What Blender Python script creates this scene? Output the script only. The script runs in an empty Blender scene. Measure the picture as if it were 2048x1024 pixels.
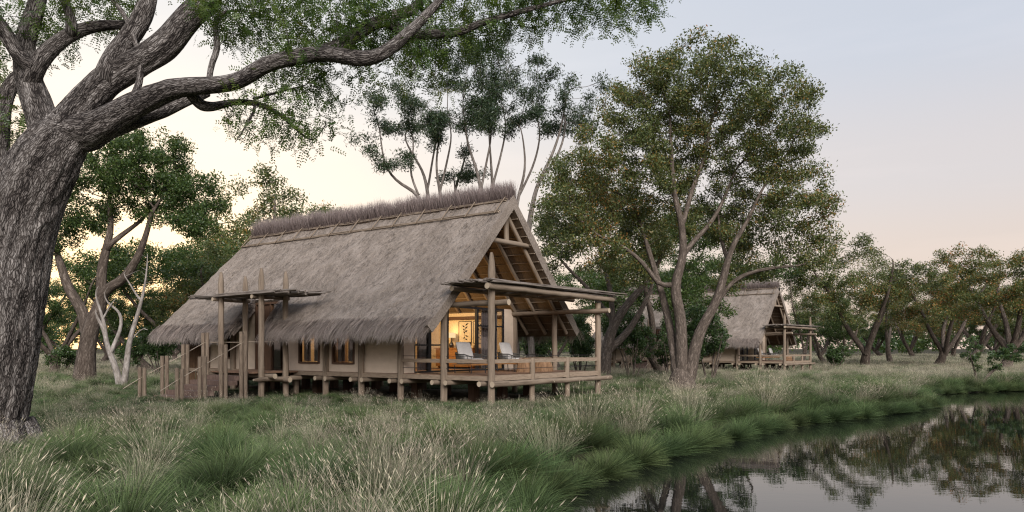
import bpy, math, random
import numpy as np
from mathutils import Vector, Matrix, noise

# ------------------------------------------------------------------ camera, sky, sun, exposure
SC = bpy.context.scene
COL = SC.collection
F = 1490.0            # focal length in photo pixels (2048 wide)
HZ = 697.0            # horizon row in the photo
EYE = 1.65

def at(px, py, Y):
    return Vector(((px - 1024.0) / F * Y, Y, EYE - (py - HZ) / F * Y))

cam_d = bpy.data.cameras.new("camera")
cam = bpy.data.objects.new("camera", cam_d)
COL.objects.link(cam)
cam.location = (0, 0, EYE)
cam.rotation_euler = (math.radians(90), 0, 0)
cam_d.sensor_width = 36.0
cam_d.lens = F / 2048.0 * 36.0
cam_d.shift_y = (HZ - 512.0) / 2048.0
cam_d.clip_start = 0.1
cam_d.clip_end = 4000
SC.camera = cam

SC.view_settings.view_transform = 'Standard'
SC.view_settings.look = 'None'
SC.view_settings.exposure = 0.0
SC.view_settings.gamma = 1.0
SC.cycles.max_bounces = 8
SC.cycles.diffuse_bounces = 4
SC.cycles.glossy_bounces = 3
SC.cycles.transparent_max_bounces = 12
SC.cycles.transmission_bounces = 4
SC.cycles.sample_clamp_indirect = 4.0
SC.cycles.caustics_reflective = False
SC.cycles.caustics_refractive = False
try:
    SC.cycles.use_denoising = True
    SC.cycles.denoiser = 'OPENIMAGEDENOISE'
    SC.cycles.denoising_prefilter = 'NONE'
    SC.cycles.use_adaptive_sampling = False
    SC.cycles.pixel_filter_type = 'BLACKMAN_HARRIS'
    SC.cycles.filter_width = 1.2
except Exception:
    pass

SUNSET = Vector((-0.46, 0.887, 0.03)).normalized()
W = bpy.data.worlds.new("World")
SC.world = W
W.use_nodes = True
nt = W.node_tree
nt.nodes.clear()
def wn(t): return nt.nodes.new(t)
def wl(a, b): nt.links.new(a, b)
def wmath(op, a, b=None, clamp=False):
    n = wn('ShaderNodeMath'); n.operation = op; n.use_clamp = clamp
    for i, v in enumerate((a, b)):
        if v is None: continue
        if isinstance(v, (int, float)): n.inputs[i].default_value = v
        else: wl(v, n.inputs[i])
    return n.outputs[0]
tc = wn('ShaderNodeTexCoord')
nrm = wn('ShaderNodeVectorMath'); nrm.operation = 'NORMALIZE'; wl(tc.outputs['Generated'], nrm.inputs[0])
sep = wn('ShaderNodeSeparateXYZ'); wl(nrm.outputs[0], sep.inputs[0])
ramp = wn('ShaderNodeValToRGB')
wl(wmath('MAXIMUM', sep.outputs[2], 0.0), ramp.inputs[0])
cr = ramp.color_ramp
cr.interpolation = 'EASE'
stops = [(0.0, (0.76, 0.60, 0.52)), (0.10, (0.76, 0.64, 0.585)), (0.21, (0.70, 0.655, 0.665)),
         (0.36, (0.60, 0.635, 0.72)), (0.60, (0.52, 0.60, 0.74)), (1.0, (0.46, 0.55, 0.72))]
cr.elements[0].position, cr.elements[0].color = stops[0][0], stops[0][1] + (1,)
cr.elements[1].position, cr.elements[1].color = stops[-1][0], stops[-1][1] + (1,)
for p_, c_ in stops[1:-1]:
    e = cr.elements.new(p_); e.color = c_ + (1,)
dt = wn('ShaderNodeVectorMath'); dt.operation = 'DOT_PRODUCT'
wl(nrm.outputs[0], dt.inputs[0]); dt.inputs[1].default_value = tuple(SUNSET)
dpos = wmath('MAXIMUM', dt.outputs['Value'], 0.0)
g1 = wmath('POWER', dpos, 6.0)
g2 = wmath('POWER', dpos, 40.0)
def wmix(fac, col_a, rgb, kind='ADD'):
    m = wn('ShaderNodeMix'); m.data_type = 'RGBA'; m.blend_type = kind; m.clamp_factor = False
    wl(fac, m.inputs['Factor']) if not isinstance(fac, float) else setattr(m.inputs['Factor'], 'default_value', fac)
    wl(col_a, m.inputs[6]); m.inputs[7].default_value = rgb + (1,)
    return m.outputs[2]
c1 = wmix(g1, ramp.outputs[0], (0.34, 0.28, 0.16))
c2 = wmix(g2, c1, (0.50, 0.30, 0.03))
# faint streaks of high cloud
mp = wn('ShaderNodeMapping'); mp.inputs['Scale'].default_value = (2.0, 2.0, 14.0); mp.inputs['Rotation'].default_value = (0.0, 0.22, 0.3)
wl(nrm.outputs[0], mp.inputs[0])
cn = wn('ShaderNodeTexNoise'); cn.inputs['Scale'].default_value = 1.6; cn.inputs['Detail'].default_value = 5
wl(mp.outputs[0], cn.inputs[0])
cf = wmath('MULTIPLY', wmath('SUBTRACT', cn.outputs[0], 0.5, True), 0.5)
c3 = wmix(cf, c2, (0.35, 0.26, 0.22))
bg = wn('ShaderNodeBackground'); bg.inputs[1].default_value = 1.0
wl(c3, bg.inputs[0])
sky = wn('ShaderNodeTexSky'); sky.sky_type = 'NISHITA'; sky.sun_disc = False
sky.sun_elevation = math.radians(4); sky.sun_rotation = math.atan2(SUNSET.x, SUNSET.y)
sky.air_density = 1.0; sky.dust_density = 1.0; sky.ozone_density = 1.0
bg2 = wn('ShaderNodeBackground'); bg2.inputs[1].default_value = 0.02
wl(sky.outputs[0], bg2.inputs[0])
add = wn('ShaderNodeAddShader'); wl(bg.outputs[0], add.inputs[0]); wl(bg2.outputs[0], add.inputs[1])
wo = wn('ShaderNodeOutputWorld'); wl(add.outputs[0], wo.inputs[0])

# soft dusk key: a fill lamp added in place of skylight from behind and right of the camera
sl = bpy.data.lights.new("sun", 'SUN')
sl.energy = 4.6
sl.angle = math.radians(32)
sl.color = (1.0, 0.94, 0.90)
so = bpy.data.objects.new("sun", sl)
COL.objects.link(so)
so.rotation_euler = Vector((0.22, -0.92, 0.52)).to_track_quat('Z', 'Y').to_euler()

# ------------------------------------------------------------------ helpers
RNG = np.random.default_rng(7)
random.seed(7)

class MB:
    """collects vertices and faces; build() links them as one mesh object"""
    def __init__(s):
        s.V = []; s.F = []; s.n = 0; s.A = {}; s.FA = []; s.SM = []
    def add(s, v, f, tip=None, bark=None, tint=None, smooth=False):
        v = np.asarray(v, float); f = np.asarray(f, int)
        if len(v) == 0: return
        s.V.append(v); s.F.append(f + s.n)
        s.A.setdefault('tip', []).append(np.zeros(len(v)) if tip is None else np.broadcast_to(tip, (len(v),)))
        s.A.setdefault('bark', []).append(v if bark is None else bark)
        s.FA.append(np.full(len(f), 0.5) if tint is None else np.broadcast_to(tint, (len(f),)))
        s.SM.append(np.full(len(f), smooth))
        s.n += len(v)
    def box(s, x0, x1, y0, y1, z0, z1, tint=None):
        v = [(x, y, z) for z in (z0, z1) for y in (y0, y1) for x in (x0, x1)]
        f = [(0, 2, 3, 1), (4, 5, 7, 6), (0, 1, 5, 4), (2, 6, 7, 3), (0, 4, 6, 2), (1, 3, 7, 5)]
        s.add(v, f, tint=tint)
    def obox(s, c, ax, ay, az):
        """box from centre and three half-axis vectors"""
        c, ax, ay, az = map(np.asarray, (c, ax, ay, az))
        v = [c + i * ax + j * ay + k * az for k in (-1, 1) for j in (-1, 1) for i in (-1, 1)]
        f = [(0, 2, 3, 1), (4, 5, 7, 6), (0, 1, 5, 4), (2, 6, 7, 3), (0, 4, 6, 2), (1, 3, 7, 5)]
        s.add(v, f)
    def tube(s, P, R, k=8, caps=True, rough=0.0, seed=0.0):
        P = np.asarray(P, float); n = len(P)
        R = np.broadcast_to(np.asarray(R, float), (n,))
        T = np.gradient(P, axis=0)
        T /= np.linalg.norm(T, axis=1)[:, None] + 1e-9
        N = np.zeros_like(P)
        ref = np.array((0, 0, 1.0)) if abs(T[0, 2]) < 0.8 else np.array((1.0, 0, 0))
        u = np.cross(T[0], ref); u /= np.linalg.norm(u)
        for i in range(n):
            u = u - T[i] * np.dot(u, T[i]); u /= np.linalg.norm(u) + 1e-9
            N[i] = u
        B = np.cross(T, N)
        a = np.arange(k) * (2 * math.pi / k)
        ca, sa = np.cos(a), np.sin(a)
        L = np.concatenate([[0], np.cumsum(np.linalg.norm(np.diff(P, axis=0), axis=1))]) + seed
        bk = np.stack([R[:, None] * ca, R[:, None] * sa, np.repeat(L[:, None], k, 1)], -1)
        RR = np.repeat(R[:, None], k, 1).copy()
        if rough:
            for i in range(n):
                for j in range(k):
                    q = Vector((bk[i, j, 0] * 12, bk[i, j, 1] * 12, bk[i, j, 2] * 1.7))
                    RR[i, j] *= 1 + rough * (abs(noise.noise(q)) * -1.6 + 0.35 + 0.5 * noise.noise(q * 0.25))
        V = P[:, None] + RR[..., None] * (N[:, None] * ca[None, :, None] + B[:, None] * sa[None, :, None])
        i = np.arange(n - 1)[:, None] * k; j = np.arange(k)[None]
        j2 = (j + 1) % k
        Q = np.stack([i + j, i + j2, i + k + j2, i + k + j], -1).reshape(-1, 4)
        s.add(V.reshape(-1, 3), Q, bark=bk.reshape(-1, 3), smooth=True)
        if caps:
            for e, fl in ((0, True), (n - 1, False)):
                ring = V[e]; c = ring.mean(0)
                v = np.vstack([ring, c]); jj = np.arange(k)
                f = np.stack([jj, (jj + 1) % k, np.full(k, k)], -1)
                if fl: f = f[:, ::-1]
                s.add(v, f, tip=1.0)
        return s
    def build(s, name, mat, parent=None):
        me = bpy.data.meshes.new(name)
        if s.n:
            V = np.concatenate(s.V)
            me.vertices.add(len(V)); me.vertices.foreach_set('co', V.ravel())
            cnt = np.concatenate([np.full(len(f), f.shape[1]) for f in s.F])
            idx = np.concatenate([f.ravel() for f in s.F])
            me.loops.add(len(idx)); me.loops.foreach_set('vertex_index', idx.astype(np.int32))
            me.polygons.add(len(cnt))
            st = np.concatenate([[0], np.cumsum(cnt)[:-1]])
            me.polygons.foreach_set('loop_start', st.astype(np.int32))
            me.polygons.foreach_set('use_smooth', np.concatenate(s.SM))
            me.update(calc_edges=True)
            a = me.attributes.new('tip', 'FLOAT', 'POINT'); a.data.foreach_set('value', np.concatenate(s.A['tip']).astype(np.float32))
            a = me.attributes.new('bark', 'FLOAT_VECTOR', 'POINT'); a.data.foreach_set('vector', np.concatenate(s.A['bark']).astype(np.float32).ravel())
            a = me.attributes.new('tint', 'FLOAT', 'FACE'); a.data.foreach_set('value', np.concatenate(s.FA).astype(np.float32))
        me.materials.append(mat)
        o = bpy.data.objects.new(name, me)
        COL.objects.link(o)
        if parent is not None: o.parent = parent
        return o

def tag(o, label=None, cat=None, group=None, kind=None):
    if label: o['label'] = label
    if cat: o['category'] = cat
    if group: o['group'] = group
    if kind: o['kind'] = kind
    return o

def empty(name, loc=(0, 0, 0), rz=0.0):
    o = bpy.data.objects.new(name, None)
    COL.objects.link(o)
    o.location = loc; o.rotation_euler = (0, 0, rz)
    o.empty_display_size = 0.2
    return o

def copy_tree(o, parent=None):
    c = o.copy(); COL.objects.link(c)
    if parent is not None: c.parent = parent
    for ch in list(o.children): copy_tree(ch, c)
    return c

# ------------------------------------------------------------------ materials
def new_mat(name):
    m = bpy.data.materials.new(name); m.use_nodes = True
    t = m.node_tree; t.nodes.clear()
    out = t.nodes.new('ShaderNodeOutputMaterial')
    p = t.nodes.new('ShaderNodeBsdfPrincipled')
    t.links.new(p.outputs[0], out.inputs[0])
    return m, t, p, out

def ramp_node(t, fac, stops):
    r = t.nodes.new('ShaderNodeValToRGB'); c = r.color_ramp
    c.elements[0].position, c.elements[0].color = stops[0][0], tuple(stops[0][1]) + (1,)
    c.elements[1].position, c.elements[1].color = stops[-1][0], tuple(stops[-1][1]) + (1,)
    for p, col in stops[1:-1]:
        e = c.elements.new(p); e.color = tuple(col) + (1,)
    t.links.new(fac, r.inputs[0])
    return r.outputs[0]

def noise_node(t, vec, scale, detail=4, rough=0.6, stretch=(1, 1, 1)):
    mpn = t.nodes.new('ShaderNodeMapping'); mpn.inputs['Scale'].default_value = stretch
    t.links.new(vec, mpn.inputs[0])
    n = t.nodes.new('ShaderNodeTexNoise')
    n.inputs['Scale'].default_value = scale; n.inputs['Detail'].default_value = detail; n.inputs['Roughness'].default_value = rough
    t.links.new(mpn.outputs[0], n.inputs[0])
    return n.outputs[0]

def attr(t, name):
    a = t.nodes.new('ShaderNodeAttribute'); a.attribute_name = name
    return a

def bump(t, p, h, strength, dist=0.02):
    b = t.nodes.new('ShaderNodeBump'); b.inputs['Strength'].default_value = strength; b.inputs['Distance'].default_value = dist
    t.links.new(h, b.inputs['Height']); t.links.new(b.outputs[0], p.inputs['Normal'])

def objco(t):
    return t.nodes.new('ShaderNodeTexCoord').outputs['Object']

def mat_noise(name, stops, scale=6, stretch=(1, 1, 1), rough=0.85, bs=0.3, bd=0.02, src='obj', spec=0.2, detail=5):
    m, t, p, out = new_mat(name)
    v = objco(t) if src == 'obj' else attr(t, 'bark').outputs['Vector']
    n = noise_node(t, v, scale, detail, 0.65, stretch)
    t.links.new(ramp_node(t, n, stops), p.inputs['Base Color'])
    p.inputs['Roughness'].default_value = rough
    p.inputs['Specular IOR Level'].default_value = spec
    if bs: bump(t, p, n, bs, bd)
    return m

def mat_plain(name, col, rough=0.6, spec=0.3, metal=0.0):
    m, t, p, out = new_mat(name)
    n = noise_node(t, objco(t), 14, 3)
    c = np.array(col)
    t.links.new(ramp_node(t, n, [(0.3, tuple(c * 0.88)), (0.7, tuple(np.minimum(c * 1.1, 1)))]), p.inputs['Base Color'])
    p.inputs['Roughness'].default_value = rough; p.inputs['Specular IOR Level'].default_value = spec
    p.inputs['Metallic'].default_value = metal
    return m

def mat_bark(name, dark, mid, light, scale=7.0, bd=0.05, stretch=0.22):
    """furrowed bark: plates stretched along the limb, in the tube's own seamless coordinates"""
    m, t, p, out = new_mat(name)
    v = attr(t, 'bark').outputs['Vector']
    wob = t.nodes.new('ShaderNodeTexNoise'); wob.inputs['Scale'].default_value = 3.0; wob.inputs['Detail'].default_value = 3
    t.links.new(v, wob.inputs[0])
    mx = t.nodes.new('ShaderNodeMix'); mx.data_type = 'RGBA'; mx.blend_type = 'LINEAR_LIGHT'; mx.inputs['Factor'].default_value = 0.06
    t.links.new(v, mx.inputs[6]); t.links.new(wob.outputs['Color'], mx.inputs[7])
    n1 = noise_node(t, mx.outputs[2], scale, 3, 0.5, (1, 1, stretch))
    n2 = noise_node(t, v, scale * 3.0, 5, 0.7, (1, 1, 0.4))
    def mth(op, a, b):
        q = t.nodes.new('ShaderNodeMath'); q.operation = op
        for k_, x_ in ((0, a), (1, b)):
            if isinstance(x_, (int, float)): q.inputs[k_].default_value = x_
            else: t.links.new(x_, q.inputs[k_])
        return q.outputs[0]
    n3 = noise_node(t, mx.outputs[2], scale * 2.3, 3, 0.5, (1, 1, stretch * 1.3))
    r1 = mth('MINIMUM', mth('MULTIPLY', mth('ABSOLUTE', mth('SUBTRACT', n1, 0.5), 0.0), 6.0), 1.0)
    r2 = mth('MINIMUM', mth('MULTIPLY', mth('ABSOLUTE', mth('SUBTRACT', n3, 0.5), 0.0), 7.0), 1.0)
    rid = mth('MULTIPLY', mth('POWER', r1, 0.8), mth('ADD', mth('MULTIPLY', r2, 0.65), 0.35))
    mm = t.nodes.new('ShaderNodeMath'); mm.operation = 'ADD'
    t.links.new(mth('MULTIPLY', rid, 0.55), mm.inputs[0]); t.links.new(mth('MULTIPLY', n2, 0.5), mm.inputs[1])
    t.links.new(ramp_node(t, mm.outputs[0], [(0.15, dark), (0.5, mid), (0.85, light)]), p.inputs['Base Color'])
    p.inputs['Roughness'].default_value = 0.9; p.inputs['Specular IOR Level'].default_value = 0.15
    bump(t, p, mm.outputs[0], 1.0, bd)
    return m

def mat_leaf(name, stops, trans=0.35, gloss=0.35, tcol=(1.3, 1.25, 0.6)):
    """leaf: per-leaf colour from the tint attribute, light passing through"""
    m, t, p, out = new_mat(name)
    col = ramp_node(t, attr(t, 'tint').outputs['Fac'], stops)
    oi = t.nodes.new('ShaderNodeObjectInfo')
    t.links.new(col, p.inputs['Base Color'])
    p.inputs['Roughness'].default_value = gloss; p.inputs['Specular IOR Level'].default_value = 0.35
    tr = t.nodes.new('ShaderNodeBsdfTranslucent')
    mc = t.nodes.new('ShaderNodeMix'); mc.data_type = 'RGBA'; mc.blend_type = 'MULTIPLY'; mc.inputs['Factor'].default_value = 1
    t.links.new(col, mc.inputs[6]); mc.inputs[7].default_value = tcol + (1,)
    t.links.new(mc.outputs[2], tr.inputs[0])
    ms = t.nodes.new('ShaderNodeMixShader'); ms.inputs[0].default_value = trans
    t.links.new(p.outputs[0], ms.inputs[1]); t.links.new(tr.outputs[0], ms.inputs[2])
    t.links.new(ms.outputs[0], out.inputs[0])
    return m

def mat_strand(name, root, tip, trans=0.25, var=0.35):
    """straw or grass: colour runs from root to tip of each strand, tint varies it strand by strand"""
    m, t, p, out = new_mat(name)
    c = ramp_node(t, attr(t, 'tip').outputs['Fac'], [(0.0, root), (0.45, tuple(0.68 * np.array(root) + 0.32 * np.array(tip))), (0.95, tip)])  # root tone held long, which deepens the painted shade inside green tufts
    hs = t.nodes.new('ShaderNodeHueSaturation')
    mr = t.nodes.new('ShaderNodeMapRange'); mr.inputs['To Min'].default_value = 1 - var; mr.inputs['To Max'].default_value = 1 + var
    t.links.new(attr(t, 'tint').outputs['Fac'], mr.inputs['Value'])
    t.links.new(mr.outputs[0], hs.inputs['Value']); t.links.new(c, hs.inputs['Color'])
    oi = t.nodes.new('ShaderNodeObjectInfo')
    mr2 = t.nodes.new('ShaderNodeMapRange'); mr2.inputs['To Min'].default_value = 0.475; mr2.inputs['To Max'].default_value = 0.515
    mr3 = t.nodes.new('ShaderNodeMapRange'); mr3.inputs['To Min'].default_value = 0.72 if root[1] < 0.14 else 1.0; mr3.inputs['To Max'].default_value = 1.25 if root[1] < 0.14 else 1.0
    fr_ = t.nodes.new('ShaderNodeMath'); fr_.operation = 'FRACT'; fm_ = t.nodes.new('ShaderNodeMath'); fm_.operation = 'MULTIPLY'; fm_.inputs[1].default_value = 7.31
    t.links.new(oi.outputs['Random'], fm_.inputs[0]); t.links.new(fm_.outputs[0], fr_.inputs[0]); t.links.new(fr_.outputs[0], mr3.inputs['Value'])
    vm_ = t.nodes.new('ShaderNodeMath'); vm_.operation = 'MULTIPLY'; t.links.new(mr.outputs[0], vm_.inputs[0]); t.links.new(mr3.outputs[0], vm_.inputs[1])
    t.links.new(vm_.outputs[0], hs.inputs['Value'])
    t.links.new(oi.outputs['Random'], mr2.inputs['Value']); t.links.new(mr2.outputs[0], hs.inputs['Hue'])
    t.links.new(hs.outputs[0], p.inputs['Base Color'])
    p.inputs['Roughness'].default_value = 0.6; p.inputs['Specular IOR Level'].default_value = 0.2
    tr = t.nodes.new('ShaderNodeBsdfTranslucent'); t.links.new(hs.outputs[0], tr.inputs[0])
    ms = t.nodes.new('ShaderNodeMixShader'); ms.inputs[0].default_value = trans
    t.links.new(p.outputs[0], ms.inputs[1]); t.links.new(tr.outputs[0], ms.inputs[2])
    t.links.new(ms.outputs[0], out.inputs[0])
    return m

M = {}
M['log'] = mat_noise('weathered_log', [(0.25, (0.085, 0.063, 0.046)), (0.48, (0.205, 0.158, 0.116)), (0.75, (0.29, 0.232, 0.178))], 9, (1, 1, 0.10), 0.85, 0.4, 0.01, 'bark')
def pale_ends(m):
    t = m.node_tree; p = next(n for n in t.nodes if n.type == 'BSDF_PRINCIPLED'); src = p.inputs['Base Color'].links[0].from_socket
    mx = t.nodes.new('ShaderNodeMix'); mx.data_type = 'RGBA'; mx.inputs[7].default_value = (0.42, 0.34, 0.25, 1)
    gt = t.nodes.new('ShaderNodeMath'); gt.operation = 'GREATER_THAN'; gt.inputs[1].default_value = 0.99
    t.links.new(attr(t, 'tip').outputs['Fac'], gt.inputs[0]); t.links.new(gt.outputs[0], mx.inputs['Factor'])
    t.links.new(src, mx.inputs[6]); t.links.new(mx.outputs[2], p.inputs['Base Color'])
pale_ends(M['log'])
M['plank'] = mat_noise('weathered_plank', [(0.25, (0.15, 0.11, 0.078)), (0.5, (0.265, 0.203, 0.148)), (0.75, (0.34, 0.268, 0.2))], 7, (0.6, 0.6, 6), 0.85, 0.3, 0.008)
M['deck'] = mat_noise('deck_boards', [(0.3, (0.13, 0.075, 0.05)), (0.7, (0.24, 0.15, 0.10))], 5, (1, 8, 1), 0.6, 0.2, 0.01)
M['split'] = mat_noise('split_pole', [(0.25, (0.075, 0.056, 0.042)), (0.5, (0.19, 0.145, 0.106)), (0.75, (0.27, 0.212, 0.16))], 8, (3, 3, 0.35), 0.85, 0.5, 0.01)
M['stick'] = mat_noise('grey_stick', [(0.25, (0.075, 0.06, 0.05)), (0.5, (0.18, 0.15, 0.125)), (0.75, (0.34, 0.295, 0.26))], 6, (1, 1, 0.2), 0.9, 0.4, 0.01, 'bark')
M['wall'] = mat_noise('beige_render', [(0.3, (0.53, 0.43, 0.335)), (0.7, (0.62, 0.505, 0.40))], 3, (1, 1, 1.6), 0.9, 0.12, 0.004)
M['room'] = mat_plain('cream_room_wall', (0.62, 0.50, 0.34), 0.9)
M['black'] = mat_plain('black_frame', (0.018, 0.018, 0.02), 0.45)
M['darkwood'] = mat_noise('dark_door_wood', [(0.3, (0.06, 0.034, 0.022)), (0.7, (0.125, 0.07, 0.043))], 6, (6, 6, 0.5), 0.6, 0.2, 0.005)
M['orangewood'] = mat_noise('orange_wood', [(0.3, (0.22, 0.10, 0.035)), (0.7, (0.34, 0.165, 0.06))], 5, (1, 1, 5), 0.5, 0.1, 0.004)
M['stepred'] = mat_noise('red_brown_boards', [(0.3, (0.085, 0.056, 0.044)), (0.5, (0.15, 0.10, 0.08)), (0.7, (0.215, 0.15, 0.122))], 4, (1, 7, 1), 0.85, 0.3, 0.008)
M['reed'] = mat_noise('brown_reed', [(0.3, (0.05, 0.028, 0.016)), (0.7, (0.16, 0.095, 0.055))], 8, (6, 6, 0.4), 0.9, 0.6, 0.02)
M['curtain'] = mat_plain('grey_curtain', (0.27, 0.225, 0.20), 0.9)
M['pale_curtain'] = mat_plain('pale_curtain', (0.62, 0.50, 0.30), 0.9)
M['cushion'] = mat_noise('grey_linen', [(0.3, (0.55, 0.52, 0.49)), (0.7, (0.66, 0.63, 0.60))], 30, (1, 1, 1), 0.95, 0.15, 0.003)
M['rope'] = mat_plain('grey_rope', (0.10, 0.095, 0.085), 0.85)
M['railrope'] = mat_plain('pale_rope', (0.38, 0.31, 0.24), 0.9)
M['stump'] = mat_noise('stump_wood', [(0.3, (0.12, 0.065, 0.035)), (0.7, (0.30, 0.18, 0.10))], 6, (3, 3, 0.5), 0.7, 0.5, 0.02)
M['ceramic'] = mat_plain('dark_ceramic', (0.02, 0.016, 0.014), 0.25, 0.5)
M['paper'] = mat_plain('cream_paper', (0.60, 0.50, 0.34), 0.9)
M['ink'] = mat_plain('dark_ink', (0.025, 0.02, 0.018), 0.9)
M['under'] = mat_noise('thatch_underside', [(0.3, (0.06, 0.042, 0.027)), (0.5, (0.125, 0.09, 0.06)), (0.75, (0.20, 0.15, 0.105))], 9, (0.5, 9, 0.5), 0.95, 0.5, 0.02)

def mat_thatch():
    m, t, p, out = new_mat('thatch')
    v = objco(t)
    big = noise_node(t, v, 0.9, 4, 0.6, (1, 1, 0.6))
    fine = noise_node(t, v, 22, 5, 0.8, (0.7, 1.2, 0.7))
    patch = noise_node(t, v, 3.5, 4, 0.6, (0.5, 1, 0.5))
    a = t.nodes.new('ShaderNodeMath'); a.operation = 'MULTIPLY_ADD'; a.inputs[1].default_value = 0.55
    b = t.nodes.new('ShaderNodeMath'); b.operation = 'MULTIPLY'; b.inputs[1].default_value = 0.25
    c = t.nodes.new('ShaderNodeMath'); c.operation = 'MULTIPLY_ADD'; c.inputs[1].default_value = 0.2
    t.links.new(big, b.inputs[0]); t.links.new(fine, a.inputs[0]); t.links.new(b.outputs[0], a.inputs[2])
    t.links.new(patch, c.inputs[0]); t.links.new(a.outputs[0], c.inputs[2])
    col = ramp_node(t, c.outputs[0], [(0.34, (0.085, 0.068, 0.055)), (0.46, (0.21, 0.174, 0.144)), (0.55, (0.295, 0.248, 0.21)), (0.70, (0.43, 0.375, 0.33))])
    t.links.new(col, p.inputs['Base Color'])
    p.inputs['Roughness'].default_value = 0.95; p.inputs['Specular IOR Level'].default_value = 0.1
    bump(t, p, fine, 0.9, 0.045)
    return m
M['thatch'] = mat_thatch()
M['straw'] = mat_strand('thatch_straw', (0.18, 0.145, 0.12), (0.33, 0.28, 0.245), 0.15, 0.4)
M['ridge_straw'] = mat_strand('ridge_straw', (0.18, 0.145, 0.125), (0.45, 0.39, 0.345), 0.5, 0.35)

def mat_glass():
    m, t, p, out = new_mat('door_glass')
    tr = t.nodes.new('ShaderNodeBsdfTransparent'); tr.inputs[0].default_value = (0.80, 0.80, 0.82, 1)
    gl = t.nodes.new('ShaderNodeBsdfGlossy'); gl.inputs['Roughness'].default_value = 0.03
    lw0 = t.nodes.new('ShaderNodeLayerWeight'); lw0.inputs[0].default_value = 0.5
    lp = t.nodes.new('ShaderNodeMath'); lp.operation = 'POWER'; lp.inputs[1].default_value = 3.5; t.links.new(lw0.outputs['Facing'], lp.inputs[0])
    lw = t.nodes.new('ShaderNodeMath'); lw.operation = 'MULTIPLY_ADD'; lw.inputs[1].default_value = 0.7; lw.inputs[2].default_value = 0.05; t.links.new(lp.outputs[0], lw.inputs[0])
    ms = t.nodes.new('ShaderNodeMixShader')
    t.links.new(lw.outputs[0], ms.inputs[0]); t.links.new(tr.outputs[0], ms.inputs[1]); t.links.new(gl.outputs[0], ms.inputs[2])
    t.links.new(ms.outputs[0], out.inputs[0])
    return m
M['glass'] = mat_glass()

def mat_emit(name, col, strength):
    m, t, p, out = new_mat(name)
    e = t.nodes.new('ShaderNodeEmission'); e.inputs[0].default_value = col + (1,); e.inputs[1].default_value = strength
    t.links.new(e.outputs[0], out.inputs[0])
    return m
M['lampshade'] = mat_emit('lit_lampshade', (1.0, 0.72, 0.38), 1.0)
M['bulb'] = mat_emit('lit_bulb', (1.0, 0.8, 0.5), 12.0)

def mat_plate_bark():
    m, t, p, out = new_mat('furrowed_bark')
    v = attr(t, 'bark').outputs['Vector']
    wob = t.nodes.new('ShaderNodeTexNoise'); wob.inputs['Scale'].default_value = 5.0; wob.inputs['Detail'].default_value = 3
    t.links.new(v, wob.inputs[0])
    mx = t.nodes.new('ShaderNodeMix'); mx.data_type = 'RGBA'; mx.blend_type = 'LINEAR_LIGHT'; mx.inputs['Factor'].default_value = 0.05
    t.links.new(v, mx.inputs[6]); t.links.new(wob.outputs['Color'], mx.inputs[7])
    mpn = t.nodes.new('ShaderNodeMapping'); mpn.inputs['Scale'].default_value = (1, 1, 0.13)
    t.links.new(mx.outputs[2], mpn.inputs[0])
    vo = t.nodes.new('ShaderNodeTexVoronoi'); vo.feature = 'DISTANCE_TO_EDGE'; vo.inputs['Scale'].default_value = 40
    t.links.new(mpn.outputs[0], vo.inputs[0])
    vc = t.nodes.new('ShaderNodeTexVoronoi'); vc.inputs['Scale'].default_value = 40; t.links.new(mpn.outputs[0], vc.inputs[0])
    bw = t.nodes.new('ShaderNodeRGBToBW'); t.links.new(vc.outputs['Color'], bw.inputs[0])
    n1 = noise_node(t, v, 7.0, 4, 0.6, (1, 1, 0.15)); n2 = noise_node(t, v, 60.0, 4, 0.7, (1, 1, 0.4))
    def mth(op, a, b, c=None):
        q = t.nodes.new('ShaderNodeMath'); q.operation = op
        for k_, x_ in ((0, a), (1, b), (2, c)):
            if x_ is None: continue
            if isinstance(x_, (int, float)): q.inputs[k_].default_value = x_
            else: t.links.new(x_, q.inputs[k_])
        return q.outputs[0]
    pl = mth('MINIMUM', mth('MULTIPLY', vo.outputs['Distance'], 5.0), 1.0)
    h = mth('MULTIPLY', pl, mth('MULTIPLY_ADD', bw.outputs[0], 0.5, 0.5))
    h = mth('MULTIPLY_ADD', n1, 1.0, mth('MULTIPLY_ADD', h, 0.42, mth('MULTIPLY_ADD', n2, 0.4, -0.45)))
    t.links.new(ramp_node(t, h, [(0.22, (0.016, 0.013, 0.012)), (0.42, (0.085, 0.073, 0.066)), (0.60, (0.185, 0.167, 0.154)), (0.82, (0.33, 0.305, 0.285))]), p.inputs['Base Color'])
    p.inputs['Roughness'].default_value = 0.9; p.inputs['Specular IOR Level'].default_value = 0.15
    bump(t, p, h, 1.0, 0.04)
    return m
M['bark_big'] = mat_plate_bark()
M['bark_brown'] = mat_bark('brown_bark', (0.03, 0.022, 0.017), (0.105, 0.083, 0.067), (0.21, 0.172, 0.145), 8.0, 0.03, 0.2)
M['bark_grey'] = mat_bark('grey_bark', (0.04, 0.031, 0.025), (0.13, 0.104, 0.085), (0.245, 0.20, 0.17), 9.0, 0.02, 0.25)
M['bark_pale'] = mat_bark('pale_bark', (0.14, 0.12, 0.10), (0.29, 0.26, 0.235), (0.42, 0.385, 0.35), 5.0, 0.01, 0.3)

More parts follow.
